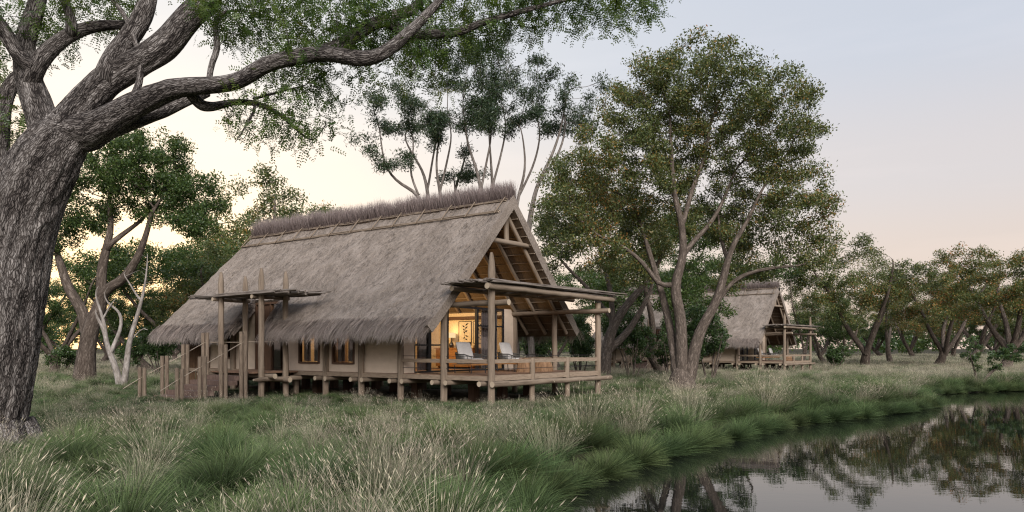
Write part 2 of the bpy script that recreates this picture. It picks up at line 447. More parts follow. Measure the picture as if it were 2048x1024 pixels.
M['bark_gum'] = mat_bark('gum_bark', (0.07, 0.058, 0.048), (0.17, 0.148, 0.13), (0.28, 0.25, 0.225), 5.0, 0.01, 0.3)
G1, G2, G3 = (0.022, 0.040, 0.014), (0.045, 0.070, 0.022), (0.085, 0.105, 0.035)
M['leaf_big'] = mat_leaf('feathery_leaf', [(0.0, (0.043, 0.082, 0.024)), (0.5, (0.085, 0.139, 0.036)), (0.85, (0.155, 0.212, 0.053)), (1.0, (0.232, 0.230, 0.060))], 0.42)
M['leaf_green'] = mat_leaf('green_leaf', [(0.0, (0.030, 0.056, 0.018)), (0.5, (0.060, 0.100, 0.029)), (1.0, (0.125, 0.165, 0.050))], 0.35)
M['leaf_olive'] = mat_leaf('olive_rusty_leaf', [(0.0, (0.051, 0.078, 0.028)), (0.45, (0.099, 0.127, 0.045)), (0.78, (0.155, 0.172, 0.063)), (0.88, (0.22, 0.175, 0.056)), (0.96, (0.34, 0.19, 0.05)), (1.0, (0.33, 0.145, 0.056))], 0.3)
M['leaf_gum'] = mat_leaf('dark_gum_leaf', [(0.0, (0.022, 0.040, 0.020)), (0.6, (0.040, 0.066, 0.031)), (1.0, (0.085, 0.105, 0.048))], 0.22)
M['leaf_bush'] = mat_leaf('bush_leaf', [(0.0, (0.029, 0.056, 0.019)), (0.6, (0.058, 0.102, 0.034)), (1.0, (0.12, 0.165, 0.062))], 0.3)
M['grass_green'] = mat_strand('green_grass', (0.010, 0.022, 0.008), (0.155, 0.22, 0.085), 0.32, 0.45)  # near-black roots: shade in the gaps between blades is put into the colour
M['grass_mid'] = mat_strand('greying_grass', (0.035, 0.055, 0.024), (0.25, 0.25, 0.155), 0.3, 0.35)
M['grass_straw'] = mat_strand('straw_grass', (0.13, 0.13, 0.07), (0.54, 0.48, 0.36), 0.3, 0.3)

# ------------------------------------------------------------------ ground and water
SHORE = np.array([(0.5, -40), (0.35, 0), (0.2, 5), (0.0, 8.2), (0.15, 10.0), (0.6, 10.9), (1.45, 12.2), (2.7, 14.3), (4.15, 16.2), (6.3, 19.0),
                  (8.6, 21.5), (10.1, 22.4), (13.1, 24.9), (15.2, 27.0), (17.3, 32.2), (20.8, 35.2), (25, 36.9), (34, 36.5), (60, 24), (90, -10), (90, -40)], float)
SHORE[1:17] += np.array((0.04, -0.04))
WZ = -0.45
def shore_sd(x, y):
    """signed distance to the waterline, positive on land"""
    x = np.asarray(x, float); y = np.asarray(y, float)
    d = np.full(x.shape, 1e9); inside = np.zeros(x.shape, bool)
    n = len(SHORE)
    for i in range(n):
        ax, ay = SHORE[i]; bx, by = SHORE[(i + 1) % n]
        ex, ey = bx - ax, by - ay
        tt = np.clip(((x - ax) * ex + (y - ay) * ey) / (ex * ex + ey * ey), 0, 1)
        d = np.minimum(d, np.hypot(x - ax - tt * ex, y - ay - tt * ey))
        c = ((ay > y) != (by > y)) & (x < (bx - ax) * (y - ay) / (by - ay + 1e-12) + ax)
        inside ^= c
    return np.where(inside, -d, d)
def ground_z(x, y):
    sd = shore_sd(x, y)
    z = np.interp(sd, [-6, -1.5, 0, 0.35, 1.0, 2.4, 4.5], [-1.6, -1.0, WZ - 0.02, WZ + 0.16, WZ + 0.36, 0.02, 0.0])
    z = z - 0.17 * np.clip((np.asarray(y) - 28) / 25, 0, 1) * np.clip(sd / 4, 0, 1)
    bumps = 0.05 * np.sin(x * 0.9 + 1.3 * np.sin(y * 0.5)) * np.sin(y * 0.8 + 0.7) * np.clip(sd / 3, 0, 1)
    return z + bumps

def axis(dense0, dense1, step, lo, hi):
    a = list(np.arange(dense0, dense1, step)); v = dense1; s = step
    while v < hi: a.append(v); s *= 1.25; v += s
    a.append(hi); b = []; v = dense0; s = step
    while True:
        s *= 1.25; v -= s
        if v <= lo: b.append(lo); break
        b.append(v)
    return np.array(b[::-1] + a)
gx = axis(-22, 32, 0.4, -1800, 1800); gy = axis(2, 48, 0.4, -200, 2500)
GX, GY = np.meshgrid(gx, gy)
GZ = ground_z(GX, GY)
mb = MB()
nx, ny = len(gx), len(gy)
ii = (np.arange(ny - 1)[:, None] * nx + np.arange(nx - 1)[None]).ravel()
mb.add(np.stack([GX, GY, GZ], -1).reshape(-1, 3), np.stack([ii, ii + 1, ii + nx + 1, ii + nx], -1), smooth=True)
def mat_ground():
    m, t, p, out = new_mat('meadow_soil')
    v = objco(t)
    n1 = noise_node(t, v, 0.35, 6, 0.6); n2 = noise_node(t, v, 5, 6, 0.7)
    a = t.nodes.new('ShaderNodeMath'); a.operation = 'MULTIPLY_ADD'; a.inputs[1].default_value = 0.5
    b = t.nodes.new('ShaderNodeMath'); b.operation = 'MULTIPLY'; b.inputs[1].default_value = 0.5
    t.links.new(n1, b.inputs[0]); t.links.new(n2, a.inputs[0]); t.links.new(b.outputs[0], a.inputs[2])
    t.links.new(ramp_node(t, a.outputs[0], [(0.3, (0.03, 0.032, 0.016)), (0.5, (0.065, 0.06, 0.034)), (0.7, (0.13, 0.11, 0.07))]), p.inputs['Base Color'])
    ge = t.nodes.new('ShaderNodeNewGeometry'); sx = t.nodes.new('ShaderNodeSeparateXYZ'); t.links.new(ge.outputs['Position'], sx.inputs[0])
    mr = t.nodes.new('ShaderNodeMapRange'); mr.inputs['From Min'].default_value = WZ + 0.15; mr.inputs['From Max'].default_value = WZ + 0.42
    t.links.new(sx.outputs[2], mr.inputs['Value'])
    mxm = t.nodes.new('ShaderNodeMix'); mxm.data_type = 'RGBA'; mxm.inputs[6].default_value = (0.014, 0.013, 0.009, 1)
    t.links.new(mr.outputs[0], mxm.inputs['Factor']); t.links.new(p.inputs['Base Color'].links[0].from_socket, mxm.inputs[7])
    t.links.new(mxm.outputs[2], p.inputs['Base Color'])
    p.inputs['Roughness'].default_value = 0.95; p.inputs['Specular IOR Level'].default_value = 0.1
    bump(t, p, n2, 0.6, 0.05)
    return m
tag(mb.build('ground', mat_ground()), kind='structure')

def mat_water():
    m, t, p, out = new_mat('dark_pond_water')
    v = objco(t)
    n1 = noise_node(t, v, 1.6, 2, 0.5, (1, 1.4, 1)); n2 = noise_node(t, v, 7.0, 2, 0.5, (0.8, 1.8, 1))
    a = t.nodes.new('ShaderNodeMath'); a.operation = 'MULTIPLY_ADD'; a.inputs[1].default_value = 0.25
    t.links.new(n2, a.inputs[0]); t.links.new(n1, a.inputs[2])
    p.inputs['Base Color'].default_value = (0.008, 0.009, 0.008, 1)
    p.inputs['Roughness'].default_value = 0.0
    p.inputs['IOR'].default_value = 1.42
    bump(t, p, a.outputs[0], 0.04, 0.025)
    return m
mb = MB()
mb.add([(-8, -60, WZ), (120, -60, WZ), (120, 60, WZ), (-8, 60, WZ)], [(0, 1, 2, 3)])
# keep the water sheet to the pond: triangulate the shoreline polygon, grown a little under the bank
import bmesh
bm = bmesh.new()
cx, cy = SHORE.mean(0)
vs = [bm.verts.new((x, y, WZ)) for x, y in SHORE]
bm.faces.new(vs)
bmesh.ops.triangulate(bm, faces=bm.faces[:])
bmesh.ops.recalc_face_normals(bm, faces=bm.faces[:])
me = bpy.data.meshes.new('water'); bm.to_mesh(me); bm.free()
if me.polygons[0].normal.z < 0: me.flip_normals()
me.materials.append(mat_water())
wo_ = bpy.data.objects.new('water', me); COL.objects.link(wo_); tag(wo_, kind='structure')

# ------------------------------------------------------------------ the cabin (local x = across the gable, y = along the ridge)
CW = 6.08; CL = 16.4; CY0 = 3.65
DECK = 0.86
RS, RZ = 3.04, 6.72        # ridge
EH, EZ = 4.18, 2.22        # eave half-width and height
SLN = math.hypot(EH, RZ - EZ)
CC, SS_ = EH / SLN, (RZ - EZ) / SLN
TH = 0.30
FRONT = 1.44
def back_t(b): return 15.8 + 0.9 * b / SLN
def slope_pt(side, t, b, off=0.0):
    """side -1 near slope, +1 far slope; b down the slope from the ridge; off along the outward normal"""
    flare = 0.10 * max(0.0, (b / SLN - 0.6) / 0.4) ** 2
    x = RS + side * (b * CC + off * SS_)
    return np.array((x, t, RZ - b * SS_ + off * CC + flare))

def thatch_slab(side, notch):
    b0 = RS / CC
    rows = list(np.linspace(0, b0, 27)) + list(np.linspace(b0, SLN, 12))[1:]
    nA, nB, nC = 52, 14, 34
    mbs = MB(); V = []; idx = {}
    def tr(b): f = max(0, (b - b0) / (SLN - b0)); return 9.64 - 0.5 * f ** 1.5
    def tl(b): f = max(0, (b - b0) / (SLN - b0)); return 11.44 - 0.1 * f
    for layer in (0, 1):
        for j, b in enumerate(rows):
            ts = list(np.linspace(FRONT, tr(b), nA + 1)) + list(np.linspace(tr(b), tl(b), nB + 1))[1:] + list(np.linspace(tl(b), back_t(b), nC + 1))[1:]
            for i, t in enumerate(ts):
                off = 0.0 if layer == 0 else -TH
                if layer == 0:
                    q = Vector((t * 1.7, b * 1.7, side * 9))
                    off += 0.05 * noise.noise(q) + 0.03 * noise.noise(q * 3.1) + 0.02 * noise.noise(q * 7)
                idx[layer, i, j] = len(V)
                V.append(slope_pt(side, t, b, off))
    ni = nA + nB + nC; nj = len(rows) - 1
    def alive(i, j):
        if not (0 <= i < ni and 0 <= j < nj): return False
        if notch and rows[j] >= b0 - 1e-6 and nA <= i < nA + nB: return False
        return True
    top, bot, edge = [], [], []
    for i in range(ni):
        for j in range(nj):
            if not alive(i, j): continue
            q = [(i, j), (i + 1, j), (i + 1, j + 1), (i, j + 1)]
            if side > 0: q = q[::-1]
            top.append([idx[(0,) + e] for e in q]); bot.append([idx[(1,) + e] for e in q[::-1]])
            for (di, dj), (p, r) in {(0, -1): ((i, j), (i + 1, j)), (1, 0): ((i + 1, j), (i + 1, j + 1)), (0, 1): ((i + 1, j + 1), (i, j + 1)), (-1, 0): ((i, j + 1), (i, j))}.items():
                if not alive(i + di, j + dj):
                    f = [idx[(0,) + p], idx[(1,) + p], idx[(1,) + r], idx[(0,) + r]]
                    if side > 0: f = f[::-1]
                    edge.append(f)
    V = np.array(V)
    # orientation does not matter for a closed slab seen from both sides; the underside is its own part
    mbs.add(V, top + edge, smooth=False)
    mu = MB(); mu.add(V, bot)
    return mbs, mu

def ribbons(mbx, P, wdt, side_dir, tint, tipv=None):
    """P: (N, n, 3) strand points; a tapering ribbon for each"""
    N_, n = P.shape[:2]
    tap = np.linspace(1, 0.12, n)
    off = side_dir[:, None, :] * (np.asarray(wdt).reshape(-1, 1, 1) * tap[None, :, None] * 0.5)
    V = np.stack([P - off, P + off], 2).reshape(-1, 3)
    base = np.arange(N_)[:, None] * (2 * n); k = np.arange(n - 1)[None] * 2
    Q = np.stack([base + k, base + k + 1, base + k + 3, base + k + 2], -1).reshape(-1, 4)
    tp = np.linspace(0, 1, n) if tipv is None else tipv
    mbx.add(V, Q, tip=np.tile(np.repeat(tp, 2), N_), tint=np.repeat(tint, n - 1))

def unit(a): return a / (np.linalg.norm(a, axis=-1, keepdims=True) + 1e-9)

def fringe(side, count, rng, notch):
    mbx = MB()
    b0 = RS / CC
    ncl = count // 22
    P = []; Wd = []; S = []; TN = []
    down = np.array((side * CC, 0, -SS_)); nor = np.array((side * SS_, 0, CC))
    spans = [(FRONT, 9.1), (11.34, 16.7)] if notch else [(FRONT, 16.7)]
    tot = sum(b - a for a, b in spans)
    starts = []
    for a, b in spans:
        m = int(ncl * (b - a) / tot)
        for q in range(m): starts.append((a + (b - a) * (q + rng.random()) / m, SLN, 0))
    if notch:    # fringe up both cut edges of the doorway
        for q in range(70):
            f = rng.random(); b = b0 + f * (SLN - b0)
            starts.append((9.64 - 0.5 * f ** 1.5 - 0.03, b, 1)); starts.append((11.44 - 0.1 * f + 0.03, b, -1))
    for (t0, b0_, e) in starts:
        lean = rng.normal(0.16, 0.22); ln = rng.uniform(0.22, 0.62); r = rng.random()
        for q in range(22):
            t = t0 + rng.normal(0, 0.05); bb = b0_ - rng.uniform(0.02, 0.45) if e == 0 else b0_ - rng.uniform(0, 0.3)
            t = min(max(t, FRONT + 0.01), back_t(bb) - 0.01)
            p0 = slope_pt(side, t, bb, rng.uniform(-0.18, 0.05))
            L = (b0_ - bb) + ln * rng.uniform(0.6, 1.1)
            if e: L = 0.3 + 0.35 * rng.random()
            pts = [p0]; d = down + nor * 0.10 + np.array((0, lean - 0.35 * e + rng.normal(0, 0.06), 0)); d /= np.linalg.norm(d)
            for k in range(4):
                pts.append(pts[-1] + d * L / 4)
                over = max(0, (k + 1) / 4 - 0.15)
                d = d + np.array((-side * 0.10 * over, lean * 0.12, -0.75 * over)); d /= np.linalg.norm(d)
            P.append(pts); Wd.append(rng.uniform(0.012, 0.03)); S.append((rng.normal(0, 0.4), 1, rng.normal(0, 0.4))); TN.append(0.65 * r + 0.35 * rng.random())
    ribbons(mbx, np.array(P), np.array(Wd), unit(np.array(S)), np.array(TN))
    return mbx

def ridge_fluff(count, rng):
    mbx = MB()
    t = rng.uniform(FRONT + 0.02, 15.85, count)
    h = np.array([0.52 + 0.14 * noise.noise(Vector((a * 1.6, 0, 3))) + 0.10 * noise.noise(Vector((a * 4.7, 0, 5))) for a in t]) * rng.uniform(0.6, 1.12, count)
    h *= 1 + 0.25 * (t - 1.4) / 14
    x = RS + rng.normal(0, 0.10, count)
    z = RZ + 0.02 - np.abs(x - RS) * 1.0
    ln = np.array([0.5 * noise.noise(Vector((a * 2.3, 7, 0))) for a in t])
    P0 = np.stack([x, t, z], -1)
    d = np.stack([(x - RS) * 1.6 + rng.normal(0, 0.12, count), ln * 0.5 + rng.normal(0, 0.14, count), np.ones(count)], -1)
    d = unit(d)
    P1 = P0 + d * (h * 0.5)[:, None]
    d2 = unit(d + rng.normal(0, 0.16, (count, 3)))
    P2 = P1 + d2 * (h * 0.5)[:, None]
    ribbons(mbx, np.stack([P0, P1, P2], 1), rng.uniform(0.010, 0.026, count), unit(np.stack([rng.normal(0, .5, count), np.ones(count), np.zeros(count)], -1)), rng.random(count))
    return mbx

def roof_stubble(side, count, rng):
    mbx = MB()
    t = rng.uniform(FRONT + 0.05, 15.9, count); b = rng.uniform(0.1, SLN - 0.1, count)
    ok = ~((b > RS / CC - 0.15) & (t > 9.0) & (t < 11.6)) | (side > 0)
    t, b = t[ok], b[ok]; n = len(t)
    P0 = np.array([slope_pt(side, a, c, 0.0) for a, c in zip(t, b)])
    down = np.array((side * CC, 0, -SS_)); nor = np.array((side * SS_, 0, CC))
    L = rng.uniform(0.06, 0.2, n)[:, None]
    d = unit(down + nor * rng.uniform(0.1, 0.5, n)[:, None] + np.stack([np.zeros(n), rng.normal(0, 0.5, n), np.zeros(n)], -1))
    ribbons(mbx, np.stack([P0, P0 + d * L * 0.6, P0 + d * L + np.array((0, 0, -0.01))], 1), rng.uniform(0.012, 0.03, n), unit(np.stack([rng.normal(0, .2, n), np.ones(n), np.zeros(n)], -1)), rng.random(n))
    return mbx

def log_part(name, a, b, r, parent, mat='log', point=0.0, k=10, wob=0.012, rng=RNG):
    """a log from a to b; point > 0 sharpens the b end over that length"""
    a = np.array(a, float); b = np.array(b, float); L = np.linalg.norm(b - a)
    n = max(4, int(L / 0.4))
    f = list(np.linspace(0, 1, n)); rr = [r * (1.04 - 0.08 * q) for q in f]
    if point:
        f = [q * (1 - point / L) for q in f]; rr[-1] = r
        f += [1 - point * 0.55 / L, 1 - point * 0.2 / L, 1.0]; rr += [r * 0.86, r * 0.62, r * 0.38]
    P = a[None] + (b - a)[None] * np.array(f)[:, None]
    P[1:-1] += rng.normal(0, wob, (len(P) - 2, 3)) * 0.5
    rr = np.array(rr) * (1 + rng.normal(0, 0.02, len(rr)))
    m = MB(); m.tube(P, rr, k, seed=rng.uniform(0, 50))
    return m.build(name, M[mat], parent)

def box_part(name, mat, parent, *bx):
    m = MB()
    for b in bx: m.box(*b)
    return m.build(name, M[mat], parent)

def build_cabin(loc, rz):
    rng = np.random.default_rng(11)
    root = empty('thatched_cabin', loc, rz)
    # roof
    top, und = thatch_slab(-1, True)
    t2, u2 = thatch_slab(1, False)
    for s_, d_ in ((t2, top), (u2, und)):
        d_.add(np.concatenate(s_.V), s_.F[0])
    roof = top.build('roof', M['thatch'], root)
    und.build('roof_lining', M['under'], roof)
    st = roof_stubble(-1, 9000, rng); s2 = roof_stubble(1, 1500, rng)
    fr = fringe(-1, 9000, rng, True)
    fr.build('eave_fringe', M['straw'], roof)
    fringe(1, 4500, rng, False).build('eave_fringe', M['straw'], roof)
    st.build('loose_straw', M['straw'], roof)
    ridge_fluff(13000, rng).build('ridge_thatch', M['ridge_straw'], roof)
    # pole ladder that holds down the ridge, both slopes
    for side in (-1, 1):
        m = MB()
        for b in (0.22, 0.82):
            for db in (0.0, 0.07):
                ts = np.linspace(FRONT + 0.15, back_t(b) - 0.05, 16)
                P = np.array([slope_pt(side, t, b + db + rng.normal(0, 0.012), 0.05) for t in ts])
                m.tube(P, 0.024, 6)
        for t in np.linspace(FRONT + 0.3, 15.75, 13):
            t = t + rng.normal(0, 0.04)
            P = np.array([slope_pt(side, t + rng.normal(0, 0.02), b, 0.10) for b in (0.14, 0.5, 0.98)])
            m.tube(P, 0.022, 6)
        m.build('ridge_ladder', M['log'], roof)
    # battens and rafters under the thatch
    m = MB()
    for side in (-1, 1):
        for b in np.arange(0.35, SLN - 0.1, 0.36):
            a0 = slope_pt(side, FRONT + 0.03, b, -TH - 0.018); a1 = slope_pt(side, back_t(b) - 0.1, b, -TH - 0.018)
            if side < 0 and b > RS / CC - 0.1:
                m.tube([a0, slope_pt(side, 8.9, b, -TH - 0.018)], 0.018, 5); m.tube([slope_pt(side, 11.6, b, -TH - 0.018), a1], 0.018, 5)
            else: m.tube([a0, a1], 0.018, 5)
    m.build('roof_battens', M['log'], root)
    for t in (1.75, 2.7, 3.55, 4.5, 5.4, 6.3, 7.2, 8.1, 12.0, 15.0):
        for side in (-1, 1):
            lim = SLN - 0.25
            log_part('rafter', slope_pt(side, t, 0.1, -TH - 0.11), slope_pt(side, t, lim, -TH - 0.10), 0.07, root)
    for t in (1.75, 3.55, 5.4):
        log_part('collar_beam', (RS - 1.12, t - 0.13, 5.17), (RS + 1.12, t - 0.13, 5.17), 0.085, root)
    log_part('king_post', (RS, 1.75, 5.24), (RS, 1.75, RZ - 0.36), 0.085, root)
    log_part('ridge_beam', (RS, FRONT + 0.1, RZ - 0.50), (RS, 15.7, RZ - 0.50), 0.07, root)
    # posts along both long sides
    tposts = [0, 1.83, 3.65, 5.48, 7.3, 9.13, 10.95, 12.8, 14.6, 16.35]
    for t in tposts:
        tall = 4.41 if t == 0 else (3.30 if t == 1.83 else 3.02)
        if t < 9.0 or t > 11.5: log_part('post', (0, t, -0.25), (0, t, tall), 0.105, root, point=0.55 if t == 0 else 0.0, k=12)
        else: log_part('post', (0.16, t, -0.25), (0.16, t, DECK - 0.16), 0.10, root)
        log_part('post', (CW, t, -0.25), (CW, t, 3.25 if t == 0 else 3.0), 0.10, root, k=12)
    for s in (2.03, 4.05):
        log_part('rail_post', (s, 0, -0.25), (s, 0, 1.36), 0.085, root)
    # floor joists, their sawn ends showing beside each post
    for t in tposts[:9]:
        for dt_ in (-0.27, 0.27):
            if t == 0 and dt_ < 0: continue
            log_part('joist', (-0.24, t + dt_, 0.625), (CW + 0.2, t + dt_, 0.625), 0.075, root)
    log_part('edge_log', (-0.15, -0.14, 0.62), (CW + 0.65, -0.14, 0.62), 0.085, root)
    for s in (1.5, 3.0, 4.5):
        for t in (1.9, 4.4, 7.0, 9.6, 12.2, 14.8):
            box_part('pier', 'darkwood', root, (s - .13, s + .13, t - .13, t + .13, -0.25, 0.54))
    # deck
    m = MB()
    y = 0.02
    while y < CY0 - 0.02:
        m.box(0.03, CW - 0.03, y, min(y + 0.135, CY0), DECK - 0.05, DECK + rng.uniform(-0.002, 0.002)); y += 0.142
    m.build('porch_deck', M['deck'], root)
    box_part('floor', 'deck', root, (0.05, CW - 0.05, CY0 + 0.01, CL, DECK - 0.08, DECK - 0.005))
    # fascia boards between posts
    for a, b in zip(tposts[:-1], tposts[1:]):
        box_part('fascia_board', 'plank', root, (-0.035, 0.028, a + 0.10, b - 0.10, DECK - 0.15, DECK - 0.012))
    for a, b in ((0, 2.03), (2.03, 4.05), (4.05, CW)):
        box_part('fascia_board', 'plank', root, (a + 0.09, b - 0.09, -0.04, 0.018, DECK - 0.15, DECK + 0.01))
        box_part('rail_board', 'plank', root, (a + 0.09, b - 0.09, -0.03, 0.02, 1.22, 1.335))
    for a, b in zip(tposts[:2], tposts[1:3]):
        box_part('rail_board', 'plank', root, (-0.03, 0.02, a + 0.10, b - 0.10, 1.22, 1.335))
        box_part('rail_board', 'plank', root, (CW - 0.02, CW + 0.03, a + 0.10, b - 0.10, 1.22, 1.335))
    m = MB()
    for z in (1.42, 1.05):
        m.tube([(0, 3.6, z), (0, 0, z), (CW, 0, z), (CW, 3.6, z)], 0.008, 5)
    m.build('rail_wire', M['black'], root)
    # beams that carry the pergola
    for s in (0.14, CW - 0.12):
        log_part('side_beam', (s, -0.52, 2.97), (s, CY0 + 0.1, 2.97), 0.085, root)
    log_part('pergola_beam', (-0.42, -0.17, 3.42), (CW + 0.75, -0.17, 3.40), 0.088, root, k=12)
    log_part('pergola_beam', (-0.30, 1.25, 3.42), (CW + 0.35, 1.25, 3.42), 0.08, root)
    for s in (1.1, 2.1, 3.1, 4.1, 5.1):
        log_part('pergola_rafter', (s, -0.1, 3.40), (s, 1.2, 3.40), 0.05, root)
    m = MB()
    for q in range(64):
        t = -0.32 + 1.72 * q / 63 + rng.normal(0, 0.02)
        s0 = -0.42 + rng.normal(0, 0.16); s1 = CW + 0.9 + rng.normal(0, 0.35)
        if rng.random() < 0.25: s1 -= rng.uniform(0.5, 2.0)
        skew = rng.normal(0, 0.10)
        n = 6; f = np.linspace(0, 1, n)
        z = 3.535 + 0.028 * (q % 3) + rng.uniform(0, 0.02)
        P = np.stack([s0 + (s1 - s0) * f, t + skew * (f - 0.5) + rng.normal(0, 0.012, n), z + rng.normal(0, 0.008, n) + 0.05 * f], -1)
        m.tube(P, np.linspace(0.028, 0.016, n) * rng.uniform(0.7, 1.3), 5, seed=rng.uniform(0, 50))
    m.build('pergola_sticks', M['stick'], root)
    # near long wall, butted panels round the openings
    wt0, wt1, wtop = 0.09, 0.20, 3.06
    wl_ = [(CY0, 5.91, DECK, wtop), (5.91, 7.05, DECK, 1.12), (5.91, 7.05, 2.62, wtop), (7.05, 7.71, DECK, wtop), (7.71, 8.87, DECK, 1.12), (7.71, 8.87, 2.62, wtop),
           (8.87, 9.62, DECK, wtop), (11.42, 12.95, DECK, wtop), (12.95, 13.35, DECK, 1.25), (12.95, 13.35, 2.4, wtop), (13.35, 14.6, DECK, wtop)]
    for part_ in (wl_[:7], wl_[7:]):
        box_part('wall', 'wall', root, *[(wt0, wt1, a, b, c, d) for a, b, c, d in part_])
    box_part('wall', 'wall', root, (CW - 0.20, CW - 0.09, CY0, CL, DECK, wtop))
    box_part('wall', 'wall', root, (0.20, CW - 0.20, 14.5, 14.6, DECK, wtop))
    box_part('gable_wall', 'wall', root, (1.2, CW - 1.2, 14.5, 14.6, wtop, 4.6))
    box_part('wall_plate', 'darkwood', root, (CW - 0.34, CW - 0.20, CY0 + 0.1, 14.4, 2.80, 2.92))
    # bare front wall beside the glass
    box_part('front_wall', 'wall', root, (0.20, 0.61, CY0, CY0 + 0.1, DECK, 3.13)); box_part('front_wall', 'wall', root, (5.43, CW - 0.2, CY0, CY0 + 0.1, DECK, 3.13))
    # reed screen under the left end of the eave
    m = MB()
    for q in range(60):
        t = 14.72 + 1.5 * q / 59
        m.tube([(0.05 + rng.normal(0, .01), t, rng.uniform(0.0, 0.25)), (0.05 + rng.normal(0, .01), t + rng.normal(0, .02), 2.7)], 0.018, 5)
    m.build('reed_screen', M['reed'], root)
    # windows of the long wall
    for a, b in ((5.91, 7.05), (7.71, 8.87), (12.95, 13.35)):
        z0, z1 = (1.12, 2.62) if a < 12 else (1.25, 2.4)
        f = box_part('window', 'darkwood', root, (0.06, 0.19, a, a + 0.07, z0, z1), (0.06, 0.19, b - 0.07, b, z0, z1), (0.06, 0.19, a + 0.07, b - 0.07, z1 - 0.07, z1),
                     (0.03, 0.19, a + 0.07, b - 0.07, z0, z0 + 0.06))
        box_part('pane', 'glass', f, (0.12, 0.126, a + 0.07, b - 0.07, z0 + 0.06, z1 - 0.07))
        if a < 12:
            for s0_, s1_ in ((b - 0.45, b - 0.1), (a + 0.09, a + 0.50)):
                m = MB()
                ts = np.linspace(s0_, s1_, 12)
                for q in range(11):
                    m.obox((0.26 + 0.02 * (q % 2), (ts[q] + ts[q + 1]) / 2, (z0 + z1) / 2), (0.012, 0, 0), (0, (ts[1] - ts[0]) / 2, 0), (0, 0, (z1 - z0) / 2 - 0.08))
                m.build('curtain', M['curtain'], f)
    # front door in the roof notch
    d = box_part('door', 'darkwood', root, (0.10, 0.15, 10.55, 11.36, DECK, 3.30))
    box_part('door_frame', 'darkwood', d, (0.04, 0.21, 11.36, 11.44, DECK, 3.38), (0.04, 0.21, 9.62, 9.70, DECK, 3.38), (0.04, 0.21, 9.70, 11.36, 3.30, 3.38), (0.05, 0.19, 10.46, 10.54, DECK, 3.30))
    box_part('door_glass', 'glass', d, (0.12, 0.126, 9.70, 10.46, DECK, 3.30))
    m = MB(); m.tube([(0.06, 10.64, 1.78), (0.06, 10.64, 2.0)], 0.014, 6); m.build('door_handle', M['black'], d)
    # glazed front: fixed panes, sliding leaf left open in the middle
    zt = 3.13
    gl = box_part('glass_front', 'black', root, (0.61, 0.67, CY0 + .01, CY0 + .09, DECK, zt), (5.37, 5.43, CY0 + .01, CY0 + .09, DECK, zt), (0.67, 5.37, CY0 + .01, CY0 + .09, zt - 0.07, zt), (0.67, 5.37, CY0 + .01, CY0 + .09, DECK, DECK + 0.05),
                  (2.20, 2.29, CY0, CY0 + .10, DECK + .05, zt - .07), (1.28, 1.42, CY0, CY0 + .10, DECK + .05, zt - .07), (3.80, 3.90, CY0, CY0 + .10, DECK + .05, zt - .07), (4.86, 4.92, CY0, CY0 + .10, DECK + .05, zt - .07))
    for a, b in ((0.67, 1.28), (1.42, 2.20), (3.90, 4.86), (4.92, 5.37)):
        box_part('pane', 'glass', gl, (a, b, CY0 + 0.045, CY0 + 0.051, DECK + 0.05, zt - 0.07))
        z_ = 2.44 if a > 3 else 1.74
        box_part('glazing_bar', 'black', gl, (a, b, CY0 + 0.02, CY0 + 0.08, z_, z_ + 0.05))
    for (a, b, t_) in ((4.30, 5.22, CY0 + 0.2), (0.95, 1.42, CY0 + 0.2)):
        m = MB()
        ts = np.linspace(a, b, 16)
        for q in range(15):
            m.obox(((ts[q] + ts[q + 1]) / 2, t_ + 0.025 * (q % 2), 2.0), ((ts[1] - ts[0]) / 2, 0, 0), (0, 0.014, 0), (0, 0, 1.08))
        m.build('curtain', M['curtain'], root)
    # rooms
    box_part('room_wall', 'room', root, (CW - 0.215, CW - 0.203, CY0 + 0.12, 9.2, DECK, 2.80), (CW - 0.22, CW - 0.203, CY0 + 0.12, 9.2, 2.92, 3.05))
    box_part('room_wall', 'room', root, (0.22, CW - 0.22, 9.22, 9.32, DECK, 3.05), (1.3, CW - 1.3, 9.22, 9.32, 3.05, 4.5))
    # entry porch: platform, four pointed posts and stick canopy
    m = MB()
    y = 8.75
    while y < 11.2:
        m.box(-1.9, -0.05, y, y + 0.13, DECK - 0.055, DECK - 0.004 + rng.uniform(-0.002, 0.002)); y += 0.14
    m.build('landing_deck', M['deck'], root)
    for s, t, zt_ in ((-0.7, 8.56, 4.33), (-0.7, 10.94, 4.30), (-1.68, 8.56, 4.36), (-1.68, 10.94, 4.37)):
        log_part('canopy_post', (s, t, -0.2), (s, t, zt_), 0.10, root, point=0.45, k=12)
    for s in (-1.5, -0.9):
        log_part('landing_log', (s, 8.05, 0.72 - 0.14 * (s > -1)), (s, 11.3, 0.72 - 0.14 * (s > -1)), 0.085, root, point=0.3)
    for t in (8.40, 11.1):
        log_part('landing_log', (-0.2, t, 0.62), (-2.1, t, 0.60), 0.08, root, point=0.35)
    for t in (8.72, 11.05):
        log_part('canopy_beam', (-1.95, t, 3.40), (-0.45, t, 3.40), 0.07, root)
    m = MB()
    for q in range(46):
        s = -1.95 + 1.5 * q / 45 + rng.normal(0, 0.02)
        a = 7.2 + rng.normal(0, 0.35); b = 12.3 + rng.normal(0, 0.4); n = 6; f = np.linspace(0, 1, n)
        sk = rng.normal(0, 0.07)
        P = np.stack([s + sk * (f - .5) + rng.normal(0, 0.012, n), a + (b - a) * f, 3.49 + 0.035 * (q % 3) + rng.normal(0, 0.012, n)], -1)
        m.tube(P, np.linspace(0.034, 0.016, n) * rng.uniform(0.8, 1.3), 5, seed=rng.uniform(0, 50))
    m.build('canopy_sticks', M['stick'], root)
